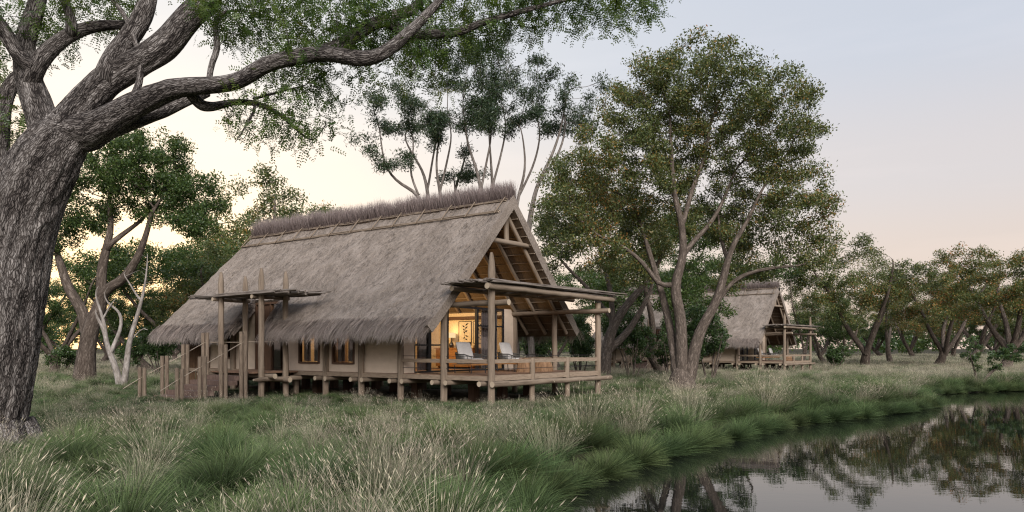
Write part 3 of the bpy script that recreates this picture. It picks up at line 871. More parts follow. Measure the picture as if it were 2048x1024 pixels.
    # steps down to the grass
    for q in range(5):
        s1 = -1.9 - 0.42 * q; z = DECK - 0.155 * (q + 1) + 0.02
        mstep = MB()
        for w in range(16):
            y0 = 9.0 + w * 2.1 / 16
            mstep.box(s1 - 0.46, s1 + 0.02 * (q > 0), y0 + 0.003, y0 + 2.1 / 16 - 0.003, z - 0.15, z + rng.uniform(-0.004, 0.004))
        mstep.build('step', M['stepred'], root)
    ss = (-2.14, -2.88, -3.62, -4.38); zz = (2.2, 1.80, 1.41, 1.03)
    for t in (8.9, 11.2):
        for s, z in zip(ss, zz):
            m = MB()
            for dx in (-0.068, 0.068):     # a pair of half-round poles
                a = np.linspace(0, math.pi * 2, 9)[:-1]
                m.tube([(s + dx * 0.75, t - dx * 0.75, -0.2), (s + dx * 0.75 + rng.normal(0, .004), t - dx * 0.75, z * 0.5), (s + dx * 0.75, t - dx * 0.75, z + rng.uniform(-0.02, 0.02))], 0.066, 8, seed=rng.uniform(0, 50))
            m.build('stair_post', M['split'], root)
        P = [(-0.7, t - 0.2, 1.88), (-2.14, t, 1.87)] + [(s - 0.02, t, z - 0.33) for s, z in zip(ss, zz)][1:] + [(-5.0, t, 0.35)]
        m = MB(); m.tube(P, 0.012, 6); m.build('hand_rope', M['railrope'], root)
    return root

P0 = at(983, 697, 21.4); P0.z = 0
RZ1 = math.atan2(0.803, 0.596)
cab = build_cabin(P0, RZ1)
tag(cab, 'thatched timber cabin on stilts with a glowing room behind its open porch', 'cabin', 'thatched cabins')
P02 = Vector((20.23, 55.3, -0.17)); RZ2 = math.atan2(0.779, 0.6265)
cab2 = copy_tree(cab)
cab2.location = P02; cab2.rotation_euler = (0, 0, RZ2)
tag(cab2, 'smaller distant unlit thatched cabin partly hidden behind the many stemmed tree', 'cabin')
for k in range(1):
    log_part('post', (CW, 0, 3.2), (CW, 0, 4.35), 0.10, cab2, point=0.5)

def place(root_obj, cabin_loc, cabin_rz, s, t, z, rz=0.0):
    m_ = Matrix.Rotation(cabin_rz, 4, 'Z')
    root_obj.location = Vector(cabin_loc) + m_ @ Vector((s, t, z))
    root_obj.rotation_euler = (0, 0, cabin_rz + rz)

# ---- porch furniture (built facing local -y)
def make_chair():
    r = empty('lounge_chair')
    m = MB()
    for x in (-0.36, 0.36):
        m.tube([(x, -0.34, 0), (x, -0.34, 0.27)], 0.016, 6); m.tube([(x, 0.34, 0), (x, 0.36, 0.27)], 0.016, 6)
    m.build('leg', M['black'], r)
    box_part('seat_frame', 'orangewood', r, (-0.42, 0.42, -0.40, 0.40, 0.25, 0.30))
    # curved rail and the ropes strung from it to the seat frame
    a = np.linspace(math.radians(200), math.radians(-20), 30)
    top = np.stack([0.46 * np.cos(a), 0.05 + 0.46 * np.sin(a) * 0.95, 0.60 + 0.06 * np.sin(a).clip(0)], -1)
    top = np.vstack([[(-0.42, -0.40, 0.52)], top, [(0.42, -0.40, 0.52)]])
    m = MB(); m.tube(top, 0.02, 6); m.build('arm_rail', M['rope'], r)
    m = MB()
    for p in np.linspace(0, 1, 62):
        i = p * (len(top) - 1); i0 = int(min(i, len(top) - 2)); q = top[i0] + (top[i0 + 1] - top[i0]) * (i - i0)
        m.tube([q, (q[0] * 0.9, q[1] * 0.88, 0.30)], 0.010, 5, caps=False)
    m.build('rope_panel', M['rope'], r)
    return r
def soft_block(name, lx, ly, lz, n=8, puff=0.5):
    """puffed cushion"""
    m = MB(); V = []; Q = []
    N_ = 12
    u = np.linspace(-1, 1, N_ + 1)
    for sgn in (-1, 1):
        base = len(V)
        for i in range(N_ + 1):
            for j in range(N_ + 1):
                e = ((1 - u[i] ** 6) * (1 - u[j] ** 6)) ** 0.45
                cx_ = 1 - 0.04 * u[j] ** 2; cy_ = 1 - 0.04 * u[i] ** 2
                V.append((u[i] * lx * cx_, u[j] * ly * cy_, sgn * lz * e))
        for i in range(N_):
            for j in range(N_):
                f = (base + i * (N_ + 1) + j, base + (i + 1) * (N_ + 1) + j, base + (i + 1) * (N_ + 1) + j + 1, base + i * (N_ + 1) + j + 1)
                Q.append(f if sgn > 0 else f[::-1])
    m.add(V, Q, smooth=True)
    return m.build(name, M['cushion'])

chair = make_chair()
seatc = soft_block('seat_cushion', 0.38, 0.38, 0.085)
backc = soft_block('back_cushion', 0.34, 0.30, 0.10)
spots = [(P0, RZ1, 1.75, 2.25, 0.0, 'beside the open glass door'), (P0, RZ1, 3.92, 2.2, 0.12, 'by the stump tables'),
         (P02, RZ2, 1.75, 2.25, 0.0, 'at the left of the distant cabin porch'), (P02, RZ2, 3.92, 2.2, 0.12, 'at the right of the distant cabin porch')]
for i, (l, rz, s, t, a, w) in enumerate(spots):
    c = chair if i == 0 else copy_tree(chair)
    b = backc if i == 0 else backc.copy(); e = seatc if i == 0 else seatc.copy()
    if i: COL.objects.link(b); COL.objects.link(e)
    place(c, l, rz, s, t, DECK, a)
    place(e, l, rz, s, t, DECK + 0.385, a)
    place(b, l, rz, s, t + 0.24, DECK + 0.72, a)
    b.rotation_euler = (math.radians(72), 0, rz + a)
    tag(c, 'low rope sided lounge chair ' + w, 'chair', 'porch lounge chairs')
    tag(e, 'pale grey seat cushion of the chair ' + w, 'cushion', 'seat cushions')
    tag(b, 'pale back cushion leaning in the chair ' + w, 'cushion', 'back cushions')

def make_stump(h, r, rng):
    m = MB()
    zs = np.linspace(0, h, 7); k = 20
    V = []
    for z in zs:
        for j in range(k):
            a = 2 * math.pi * j / k
            rr = r * (1.35 - 0.38 * z / h) * (1 + 0.10 * math.sin(5 * a + 1) + 0.05 * math.sin(9 * a + z * 3))
            V.append((rr * math.cos(a), rr * math.sin(a), z))
    V.append((0, 0, h))
    Q = [(i * k + j, i * k + (j + 1) % k, (i + 1) * k + (j + 1) % k, (i + 1) * k + j) for i in range(6) for j in range(k)]
    m.add(V, Q, smooth=True)
    m.add(V, [(6 * k + j, 6 * k + (j + 1) % k, 7 * k) for j in range(k)])
    return m.build('stump_table', M['stump'])
for (l, rz, s, t, h, r, lab) in ((P0, RZ1, 3.55, 1.35, 0.46, 0.22, 'narrow tree stump side table between chair and rail'), (P0, RZ1, 4.45, 1.25, 0.40, 0.26, 'broader tree stump side table nearest the right rail posts'),
                            (P02, RZ2, 4.6, 1.3, 0.42, 0.25, 'tree stump side table on the distant cabin porch')):
    o = make_stump(h, r, RNG); place(o, l, rz, s, t, DECK); tag(o, lab, 'side table', 'stump tables')

# ---- lit room of the near cabin
def furn(name, s, t, z, label, cat, group=None):
    o = empty(name); place(o, P0, RZ1, s, t, z); tag(o, label, cat, group); return o
o = furn('dresser', 5.60, 6.1, DECK, 'orange wood dresser against the lit back wall', 'dresser')
box_part('body', 'orangewood', o, (-0.24, 0.24, -0.95, 0.95, 0.08, 0.78))
box_part('top', 'orangewood', o, (-0.27, 0.25, -1.0, 1.0, 0.78, 0.82))
for y in (-0.62, 0, 0.62): box_part('drawer', 'orangewood', o, (-0.255, -0.24, y - 0.29, y + 0.29, 0.14, 0.72))
for y in (-0.85, 0.85): box_part('leg', 'orangewood', o, (-0.2, 0.2, y - 0.04, y + 0.04, 0, 0.08))
def lathe(m, prof, k=16):
    V = [(r * math.cos(2 * math.pi * j / k), r * math.sin(2 * math.pi * j / k), z) for r, z in prof for j in range(k)]
    Q = [(i * k + j, i * k + (j + 1) % k, (i + 1) * k + (j + 1) % k, (i + 1) * k + j) for i in range(len(prof) - 1) for j in range(k)]
    m.add(V, Q, smooth=True)
LAMP_W = 4.0
def table_lamp(s, t, z, label):
    o = furn('table_lamp', s, t, z, label, 'lamp', 'lit table lamps')
    m = MB(); lathe(m, [(0.0, 0), (0.085, 0.0), (0.10, 0.08), (0.09, 0.16), (0.035, 0.24), (0.022, 0.40), (0.0, 0.41)]); m.build('base', M['ceramic'], o)
    m = MB(); lathe(m, [(0.17, 0.40), (0.15, 0.60)]); m.build('lamp_shade', M['lampshade'], o)
    L = bpy.data.lights.new('lamp_glow', 'POINT'); L.energy = LAMP_W; L.color = (1.0, 0.66, 0.30); L.shadow_soft_size = 0.08
    lo = bpy.data.objects.new('lamp_glow', L); COL.objects.link(lo); lo.parent = o; lo.location = (-0.0, 0, 0.68)
    return o
table_lamp(5.62, 6.45, DECK + 0.82, 'lit table lamp with dark bottle base on the orange dresser')
def picture(s, t, z, label, rng):
    o = furn('picture', s, t, z, label, 'picture', 'botanical prints')
    w, h = 0.33, 0.44
    box_part('frame', 'black', o, (-0.012, 0.012, -w, -w + 0.02, -h, h), (-0.012, 0.012, w - 0.02, w, -h, h), (-0.012, 0.012, -w + 0.02, w - 0.02, h - 0.02, h), (-0.012, 0.012, -w + 0.02, w - 0.02, -h, -h + 0.02))
    box_part('paper', 'paper', o, (0.0, 0.008, -w + 0.02, w - 0.02, -h + 0.02, h - 0.02))
    m = MB()
    stem = [(0.02 * math.sin(q), -0.30 + 0.5 * q / 5) for q in range(6)]
    m.tube([(-0.004, y, z_) for y, z_ in stem], 0.006, 5)
    for q in range(9):
        z_ = -0.25 + 0.52 * q / 8; sgn = 1 if q % 2 else -1; L = rng.uniform(0.14, 0.22); a = rng.uniform(0.3, 1.0)
        dy, dz = sgn * math.cos(a) * L, math.sin(a) * L * (1 if q > 2 else -0.6)
        wd = 0.035
        px_, pz_ = -dz / L * wd, dy / L * wd
        m.add([(-0.004, 0, z_), (-0.004, dy * .5 + px_, z_ + dz * .5 + pz_), (-0.004, dy, z_ + dz), (-0.004, dy * .5 - px_, z_ + dz * .5 - pz_)], [(0, 1, 2, 3)])
    m.build('plant_drawing', M['ink'], o)
picture(CW - 0.235, 5.93, 2.29, 'framed leafy plant print beside the table lamp', RNG)
picture(CW - 0.235, 5.18, 2.29, 'framed leafy plant print seen through the dark door glass', RNG)
o = furn('vase', 5.60, 5.50, DECK + 0.82, 'small dark two handled pot on the dresser beneath the prints', 'pot')
m = MB(); lathe(m, [(0.0, 0), (0.05, 0), (0.07, 0.06), (0.06, 0.13), (0.085, 0.20), (0.06, 0.22)]); m.build('pot_body', M['ceramic'], o)
m = MB(); m.tube([(0, -0.07, 0.06), (0, -0.12, 0.12), (0, -0.07, 0.19)], 0.01, 6); m.tube([(0, 0.07, 0.06), (0, 0.12, 0.12), (0, 0.07, 0.19)], 0.01, 6); m.build('handle', M['ceramic'], o)
# writing desk seen in the right window, bed, and an added, unseen hanging lamp that lights room and ceiling
o = furn('desk', 1.5, 6.2, DECK, 'orange wood desk seen through the right window', 'desk')
box_part('top', 'orangewood', o, (-0.5, 0.5, -0.6, 0.6, 0.70, 0.74))
for x in (-0.45, 0.45):
    for y in (-0.55, 0.55): box_part('leg', 'orangewood', o, (x - .025, x + .025, y - .025, y + .025, 0, 0.70))
table_lamp(1.6, 6.05, DECK + 0.74, 'lit table lamp on the desk behind the right window')
o = furn('wardrobe', 2.6, 8.75, DECK, 'pale tall wardrobe showing as a bright strip in the left window', 'wardrobe')
box_part('carcass', 'room', o, (-0.6, 0.6, -0.3, 0.3, 0, 2.1)); box_part('door', 'room', o, (-0.57, -0.01, -0.325, -0.303, 0.05, 2.05), (0.01, 0.57, -0.325, -0.303, 0.05, 2.05))
o = furn('added_pendant_lamp', RS, 6.3, 3.35, 'added unseen woven hanging lamp lighting the thatch above the room', 'lamp')
m = MB(); lathe(m, [(0.04, 0.34), (0.22, 0.2), (0.30, 0.0)]); m.build('lamp_shade', M['straw'], o)
m = MB(); m.tube([(0, 0, 0.34), (0, 0, 2.8)], 0.008, 5); m.build('cord', M['black'], o)
m = MB(); lathe(m, [(0.0, 0.14), (0.04, 0.11), (0.05, 0.06), (0.04, 0.01), (0.0, -0.02)], 10); m.build('bulb', M['bulb'], o)
L = bpy.data.lights.new('lamp_glow', 'POINT'); L.energy = 400; L.color = (1.0, 0.66, 0.30); L.shadow_soft_size = 0.25
lo = bpy.data.objects.new('lamp_glow', L); COL.objects.link(lo); lo.parent = o; lo.location = (0, 0, -0.12)

# ------------------------------------------------------------------ trees
def resample(P, R, step):
    P = np.array(P, float); R = np.array(R, float)
    d = np.concatenate([[0], np.cumsum(np.linalg.norm(np.diff(P, axis=0), axis=1))])
    n = max(2, int(d[-1] / step) + 1)
    q = np.linspace(0, d[-1], n)
    # smooth through the control points (Catmull-Rom in arc length)
    out = np.zeros((n, 3))
    tang = np.gradient(P, d, axis=0)
    for c in range(3):
        i = np.clip(np.searchsorted(d, q) - 1, 0, len(d) - 2); h = d[i + 1] - d[i]; s = (q - d[i]) / h
        out[:, c] = (2 * s**3 - 3 * s**2 + 1) * P[i, c] + (s**3 - 2 * s**2 + s) * h * tang[i, c] + (-2 * s**3 + 3 * s**2) * P[i + 1, c] + (s**3 - s**2) * h * tang[i + 1, c]
    return out, np.interp(q, d, R)

def in_ellipsoids(ells, rng):
    out = []
    for c, r, n in ells:
        v = rng.normal(0, 1, (n, 3)); v /= np.linalg.norm(v, axis=1)[:, None]
        v *= (rng.random(n) ** 0.42)[:, None]
        out.append(np.array(c)[None] + v * np.array(r)[None])
    return np.concatenate(out)

def grow(paths, attract, step, rng, kill=None, maxit=160, jitter=0.25, droop=0.0):
    """space colonisation from the given limb paths; returns nodes, parents, prescribed radii"""
    kill = kill or step * 1.6
    pos = []; par = []; rad = []
    for pts, rs, link in paths:
        P, R = resample(pts, rs, step)
        if link is None or not pos: prev = -1
        else:
            prev = int(np.argmin(np.linalg.norm(np.array(pos) - P[0], axis=1)))
        for p, r in zip(P, R):
            if prev >= 0 and np.linalg.norm(np.array(pos[prev]) - p) < 1e-3: continue
            pos.append(p); par.append(prev); rad.append(r); prev = len(pos) - 1
    A = attract.copy()
    X = np.array(pos)
    D = np.full(len(A), 1e9); I = np.zeros(len(A), int)
    def upd(X0, off):
        nonlocal D, I
        for c in range(0, len(X0), 400):
            d = np.linalg.norm(A[:, None] - X0[None, c:c + 400], axis=2)
            j = d.argmin(1); dm = d[np.arange(len(A)), j]
            b = dm < D
            D = np.where(b, dm, D); I = np.where(b, j + off + c, I)
    upd(X, 0)
    pos = list(pos)
    tried = set()
    for it in range(maxit):
        keep = D > kill
        A, D, I = A[keep], D[keep], I[keep]
        if len(A) == 0: break
        new = []
        PX = np.array(pos)
        dirs = unit(A - PX[I])
        u, inv = np.unique(I, return_inverse=True)
        acc = np.zeros((len(u), 3)); np.add.at(acc, inv, dirs)
        acc = unit(unit(acc) + rng.normal(0, jitter, acc.shape) + np.array((0, 0, -droop)))
        for k, n in enumerate(u):
            new.append(PX[n] + acc[k] * step); pos.append(new[-1]); par.append(int(n)); rad.append(0.0)
        upd(np.array(new), len(pos) - len(new))
    return np.array(pos), np.array(par), np.array(rad)

def limb_mesh(pos, par, rad, r0, expo, big_k=12, rough=0.0, rough_min=0.1, pres_fall=True):
    n = len(pos)
    pipe = np.zeros(n); ch = [[] for _ in range(n)]
    for i in range(n - 1, -1, -1):
        if par[i] >= 0: ch[par[i]].append(i)
    order = np.argsort(np.arange(n))
    s = np.zeros(n)
    for i in range(n - 1, -1, -1):
        pipe[i] = max(r0, s[i] ** (1 / expo)) if ch[i] else r0
        if par[i] >= 0: s[par[i]] += pipe[i] ** expo
    R = np.where(rad > 0, rad, pipe)
    # a child is never thicker than its parent
    for i in range(n):
        if par[i] >= 0 and rad[i] == 0: R[i] = min(R[i], R[par[i]] * 0.92)
    m = MB()
    heads = [(i, -1) for i in range(n) if par[i] < 0]
    while heads:
        i, p = heads.pop()
        chain = ([p] if p >= 0 else []) + [i]
        while ch[i]:
            c = sorted(ch[i], key=lambda q: -R[q] - (1 if rad[q] > 0 else 0))
            for q in c[1:]: heads.append((q, i))
            i = c[0]; chain.append(i)
        P = pos[chain].copy()
        rr = R[chain].copy()
        if p >= 0: rr[0] = min(rr[1] * 1.25, rr[0])
        for _ in range(2):
            if len(P) > 3: P[1:-1] = 0.5 * P[1:-1] + 0.25 * (P[:-2] + P[2:])
        rr[-1] *= 0.6
        mr = rr.max()
        k = 4 if mr < 0.03 else (6 if mr < 0.09 else big_k)
        if rough and mr > rough_min:
            P2, r2 = resample(P, rr, 0.04)
            m.tube(P2, r2, 120 if mr > 0.4 else (64 if mr > 0.2 else 36), rough=rough, seed=random.uniform(0, 40))
        else:
            m.tube(P, rr, k, caps=False, seed=random.uniform(0, 40))
    return m, R, ch, pipe

def leaf_quads(C, L, Wd, rng, up=0.35, tint=None, hang=0.0, clump_tint=None):
    n = len(C)
    a = unit(rng.normal(0, 1, (n, 3)) + np.array((0, 0, -hang)))
    b = rng.normal(0, 1, (n, 3)) + np.array((0, 0, 0))
    nrm_ = unit(rng.normal(0, 1, (n, 3)) + np.array((0, 0, up * 3)))
    b = unit(np.cross(a, nrm_))
    l = (L * rng.uniform(0.6, 1.3, n))[:, None]; w = (Wd * rng.uniform(0.7, 1.3, n))[:, None]
    V = np.stack([C - a * l * .5, C + b * w * .5 - a * l * 0.05, C + a * l * .5, C - b * w * .5 - a * l * 0.05], 1).reshape(-1, 3)
    Q = np.arange(4 * n).reshape(-1, 4)
    m = MB(); m.add(V, Q, tint=rng.random(n) if tint is None else tint)
    return m

def make_tree(name, base, paths, ells, bark, leaf, label, cat='tree', group=None, step=0.35, seed=1, r0=0.012, expo=2.3, leaves=14, spread=0.28,
              L=0.10, Wd=0.04, leaf_r=0.035, jitter=0.25, droop=0.0, hang=0.0, big_k=10, skip=0.0, tip_shift=0.0):
    rng = np.random.default_rng(seed); random.seed(seed)
    A = in_ellipsoids(ells, rng)
    pos, par, rad = grow(paths, A, step, rng, jitter=jitter, droop=droop)
    m, R, ch, pipe = limb_mesh(pos, par, rad, r0, expo, big_k)
    base = np.array(base, float)
    root = empty(name, base)
    for v in m.V: v -= base
    m.build('trunk', M[bark], root)
    cand = np.where((R < leaf_r) & (rad == 0))[0]
    cand = cand[rng.random(len(cand)) > 0.36]      # leaves gather in clumps on some twigs
    if len(cand) and leaves:
        k = rng.poisson(leaves * 1.9 * rng.uniform(0.4, 1.5, len(cand)))
        C = np.repeat(pos[cand], k, 0)
        C = C + rng.normal(0, spread * 0.72, C.shape).clip(-1.6 * spread, 1.6 * spread) * np.array((1, 1, 0.75))
        cl = np.repeat(np.array([noise.noise(Vector(p * 0.45)) for p in pos[cand]]), k)
        tint = np.clip(rng.random(len(C)) * 0.85 + 0.08 + 0.18 * cl + tip_shift, 0, 1)
        lm = leaf_quads(C - base, L, Wd, rng, tint=tint, hang=hang)
        lm.build('crown', M[leaf], root)
    tag(root, label, cat, group)
    return root, len(cand)

def px_ell(cx, cy, rx, ry, Y, ry3, n):
    """an ellipsoid of the crown, given where it stands in the scene"""
    k = Y / F
    return (tuple(at(cx, cy, Y)), (rx * k, ry3, ry * k), n)
def px_path(pts, Y, radii, dY=0.0, link=True, gz=None):
    n = len(pts)
    P = [tuple(at(x, y, Y + (dY * i / max(1, n - 1) if not isinstance(dY, (list, tuple)) else dY[i]))) for i, (x, y) in enumerate(pts)]
    if gz is not None: P[0] = (P[0][0], P[0][1], gz)
    return (P, list(np.interp(np.linspace(0, 1, n), np.linspace(0, 1, len(radii)), radii)), link or None)
def gzz(x, y): return float(ground_z(np.array(x), np.array(y)))

# --- the big foreground tree
def big_tree():
    rng = np.random.default_rng(3); random.seed(3)
    Y = 12.5; K = Y / F
    def pp(pts, r, dY=0.0, link=True): return px_path(pts, Y, [q * K for q in r], dY, link)
    paths = [
        pp([(-38, 912), (-26, 850), (-6, 760), (6, 660), (20, 560), (34, 470), (58, 390), (90, 325), (126, 272)], [78, 66, 63, 65, 67, 67, 65, 61, 50], 0, False),
        pp([(135, 268), (168, 212), (212, 165), (290, 118), (332, 92), (360, 55), (400, 12), (450, -50), (520, -150)], [46, 33, 30, 27, 28, 26, 25, 21, 14], 0.5),
        pp([(135, 268), (192, 254), (242, 225), (300, 196), (350, 176), (425, 170), (475, 164), (525, 132), (600, 112), (665, 107), (724, 119), (763, 110), (806, 76), (841, 43), (880, 0), (930, -60)], [44, 30, 26, 23, 19, 16, 15, 15, 14.5, 14.5, 14.5, 13, 11, 9, 7, 4], -0.9),
        pp([(650, 108), (685, 88), (732, 56), (771, 36), (830, 20), (845, -5), (880, -50)], [17, 14, 12, 11, 8, 6], 0.2),
        pp([(800, 78), (822, 75), (869, 66), (908, 69), (947, 51), (1000, 35), (1060, 18), (1150, -4), (1260, -15)], [11, 10, 8, 6, 4, 2], -0.3),
        pp([(160, 290), (215, 260), (280, 240), (340, 216), (390, 192), (418, 188)], [27, 16, 14, 12, 9], 0.9),
        pp([(385, 205), (402, 218), (430, 214), (465, 203), (520, 207), (565, 232), (600, 265), (625, 290)], [11, 11, 8, 6, 5, 3, 1.5], 0.5),
        pp([(465, 203), (520, 195), (570, 180), (620, 170)], [4, 2.5, 1.2], 0.5),
        pp([(520, 209), (497, 240), (487, 262), (470, 285)], [3.5, 2, 1], -0.3),
        pp([(105, 300), (88, 250), (70, 195), (52, 135), (48, 95), (62, 45), (76, 0), (85, -80)], [38, 30, 27, 20, 18, 17, 13], 0.6),
        pp([(60, 150), (100, 97), (145, 66), (200, 50), (256, 50), (300, 30)], [19, 15, 12, 9, 6], 0.5),
        pp([(143, 66), (142, 30), (125, -5), (110, -60)], [11, 9, 7], 0.2),
        pp([(48, 130), (30, 98), (8, 60), (-30, 10)], [16, 14, 12], -0.2),
        pp([(30, 420), (2, 340), (2, 240), (10, 190), (30, 160), (52, 140)], [20, 18, 16, 14, 12], 0.4),
        pp([(212, 160), (230, 115), (256, 78), (282, 40), (296, 0), (310, -80)], [25, 22, 19, 19, 18, 12], 0.5),
        pp([(262, 200), (276, 180), (281, 125), (270, 82), (240, 15), (200, -20)], [8, 6, 5, 3], 0.2),
        pp([(281, 112), (300, 78), (330, 58)], [6, 5, 3], 0.1),
        pp([(424, 158), (419, 125), (438, 104), (436, 82), (428, 62), (440, 20)], [6, 6, 7, 6, 4], 0.2),
    ]
    regs = [(470, 30, 75, 48, 300), (590, 30, 110, 55, 300), (720, 50, 100, 60, 300), (850, 70, 85, 62, 230), (950, 42, 75, 58, 190), (1060, 5, 85, 45, 160),
            (1170, 5, 80, 42, 130), (1280, 5, 60, 45, 110), (565, 225, 128, 74, 300), (640, 165, 45, 55, 70), (55, 45, 60, 45, 140), (195, 10, 75, 38, 100),
            (25, 255, 45, 55, 80), (390, 60, 40, 60, 0), (860, 160, 45, 30, 26), (730, 150, 60, 30, 26), (600, 130, 90, 40, 60),
            (520, -90, 300, 70, 260), (950, -80, 300, 60, 240), (160, -90, 200, 60, 160), (-90, 100, 70, 140, 100), (-100, 350, 60, 120, 60)]
    ells = []
    for i, (x, y, rx, ry, n) in enumerate(regs):
        if n: ells.append(px_ell(x, y, rx, ry, Y + (0.4 if i != 8 else 0.2), 1.3 if i != 8 else 0.7, n))
    A = in_ellipsoids(ells, rng)
    pos, par, rad = grow(paths, A, 0.16, rng, kill=0.22, jitter=0.3)
    m, R, ch, pipe = limb_mesh(pos, par, rad, 0.004, 2.2, 12, rough=0.10, rough_min=0.045)
    # spreading roots at the foot
    b0 = np.array(at(-5, 880, Y)); b0[2] = -0.1
    for a in range(8):
        an = a * 0.79 + 0.2
        q = [b0 + np.array((math.cos(an) * d, math.sin(an) * d, h)) for d, h in ((0.35, 0.42), (0.58, 0.12), (0.85, 0.0), (1.1, -0.15))]
        m.tube(q, [0.26, 0.2, 0.12, 0.05], 12)
    # a healed-over branch scar: a ring of bark round a sunken disc
    root = empty('gnarled_tree', tuple(b0))
    for v in m.V: v -= b0
    m.build('trunk', M['bark_big'], root)
    cand = np.where((R < 0.03) & (rad == 0))[0]
    sparse = np.array([p[2] < at(0, 140, Y).z and p[0] > at(400, 0, Y).x and p[0] < at(700, 0, Y).x for p in pos[cand]])
    k = np.where(sparse, rng.poisson(4.6, len(cand)), rng.poisson(5.0, len(cand)))
    C = np.repeat(pos[cand], k, 0); n = len(C)
    C = C + rng.normal(0, 0.10, C.shape)
    d = unit(rng.normal(0, 1, (n, 3)) + np.array((0, 0, -0.25)))
    Lf = rng.uniform(0.16, 0.30, n)
    side = unit(np.cross(d, unit(rng.normal(0, 0.6, (n, 3)) + np.array((0, 0, 1.0)))))
    up = np.cross(side, d)
    cl = np.repeat(np.array([noise.noise(Vector(p * 0.9)) for p in pos[cand]]), k)
    tn = np.clip(rng.random(n) * 0.7 + 0.1 + 0.45 * cl, 0, 1)
    lm = MB()
    NP = 7
    for q in range(NP):
        f = (q + 0.6) / NP
        c = C + d * (Lf * f)[:, None] - up * (0.06 * f * f)[..., None] if False else C + d * (Lf * f)[:, None] + np.array((0, 0, -0.05)) * f * f
        for sg in (-1, 1):
            a = unit(side * sg + d * 0.55 + rng.normal(0, 0.18, (n, 3)))
            l = (0.056 * (1 - 0.35 * abs(f - 0.45)) * rng.uniform(0.8, 1.25, n))[:, None]
            b = unit(np.cross(a, up))
            w = l * 0.42
            V = np.stack([c, c + a * l * .5 + b * w * .5, c + a * l, c + a * l * .5 - b * w * .5], 1).reshape(-1, 3) - b0
            lm.add(V, np.arange(4 * n).reshape(-1, 4), tint=tn)
    lm.build('crown', M['leaf_big'], root)
    tag(root, 'huge gnarled dark barked tree leaning over the cabin from the near left', 'tree')
    return n
nfr = big_tree()
print('fronds', nfr)

# --- tree left of the cabin, in front of the sunset
Y = 36.0; b = at(168, 765, Y); gz = gzz(b.x, b.y)
K = Y / F
make_tree('spreading_tree', (b.x, b.y, gz), [
    px_path([(168, 765), (174, 700), (182, 655), (204, 604)], Y, [0.56, 0.40, 0.37, 0.30], 0, False, gz - 0.1),
    px_path([(204, 604), (204, 535), (214, 493), (222, 451), (217, 398)], Y, [0.26, 0.21, 0.16, 0.09], 0.6),
    px_path([(200, 610), (207, 583), (243, 562), (270, 525), (286, 488), (307, 414)], Y, [0.27, 0.23, 0.17, 0.09], -0.8),
    px_path([(174, 670), (168, 630), (138, 578), (120, 525), (112, 500)], Y, [0.3, 0.26, 0.2, 0.12], 1.2),
    px_path([(214, 493), (250, 465), (285, 440)], Y, [0.14, 0.08], 0.5)],
    [px_ell(295, 345, 85, 75, Y, 3.0, 420), px_ell(200, 330, 55, 50, Y, 2.4, 180), px_ell(385, 400, 60, 55, Y, 2.2, 200), px_ell(175, 420, 55, 50, Y + 1, 2.4, 150), px_ell(330, 290, 55, 30, Y, 2.2, 120), px_ell(420, 385, 35, 45, Y, 1.5, 60), px_ell(110, 470, 50, 50, Y + 1, 2.0, 70), px_ell(390, 450, 60, 30, Y - 1, 2.0, 90), px_ell(150, 350, 40, 60, Y, 2.0, 90), px_ell(250, 290, 60, 28, Y, 2.0, 90)],
    'bark_brown', 'leaf_green', 'thick leaning tree with dense green crown left of the lit cabin', seed=21, step=0.32, leaves=60, spread=0.28, L=0.15, Wd=0.068, leaf_r=0.045)

# --- bare pale dead tree
Y = 33.0; b = at(242, 768, Y); gz = gzz(b.x, b.y)
make_tree('dead_tree', (b.x, b.y, gz), [
    px_path([(240, 768), (233, 740), (215, 694), (207, 641), (193, 599), (188, 578)], Y, [0.16, 0.13, 0.09, 0.05, 0.02], 0, False, gz - 0.1),
    px_path([(246, 768), (251, 747), (259, 683), (278, 620), (291, 562), (296, 504)], Y, [0.16, 0.13, 0.10, 0.05, 0.018], -0.3, False, gz - 0.1),
    px_path([(222, 705), (232, 680), (243, 652), (238, 620), (217, 610), (205, 585)], Y, [0.09, 0.08, 0.05, 0.02], 0.3),
    px_path([(213, 680), (199, 641), (186, 625)], Y, [0.09, 0.07, 0.03], -0.2), px_path([(283, 604), (265, 578), (250, 552), (240, 545)], Y, [0.06, 0.03, 0.015], -0.2),
    px_path([(262, 680), (275, 668), (288, 650), (296, 660)], Y, [0.04, 0.03, 0.012], -0.2), px_path([(207, 641), (222, 606), (236, 596)], Y, [0.05, 0.03, 0.012], 0.2)],
    [px_ell(215, 600, 45, 45, Y, 0.8, 16), px_ell(280, 570, 35, 70, Y, 0.7, 18), px_ell(275, 660, 30, 25, Y, 0.6, 8)], 'bark_pale', 'leaf_green', 'bare pale dead tree with twisted forked stems near the steps', seed=4, step=0.26, leaves=0, r0=0.010)

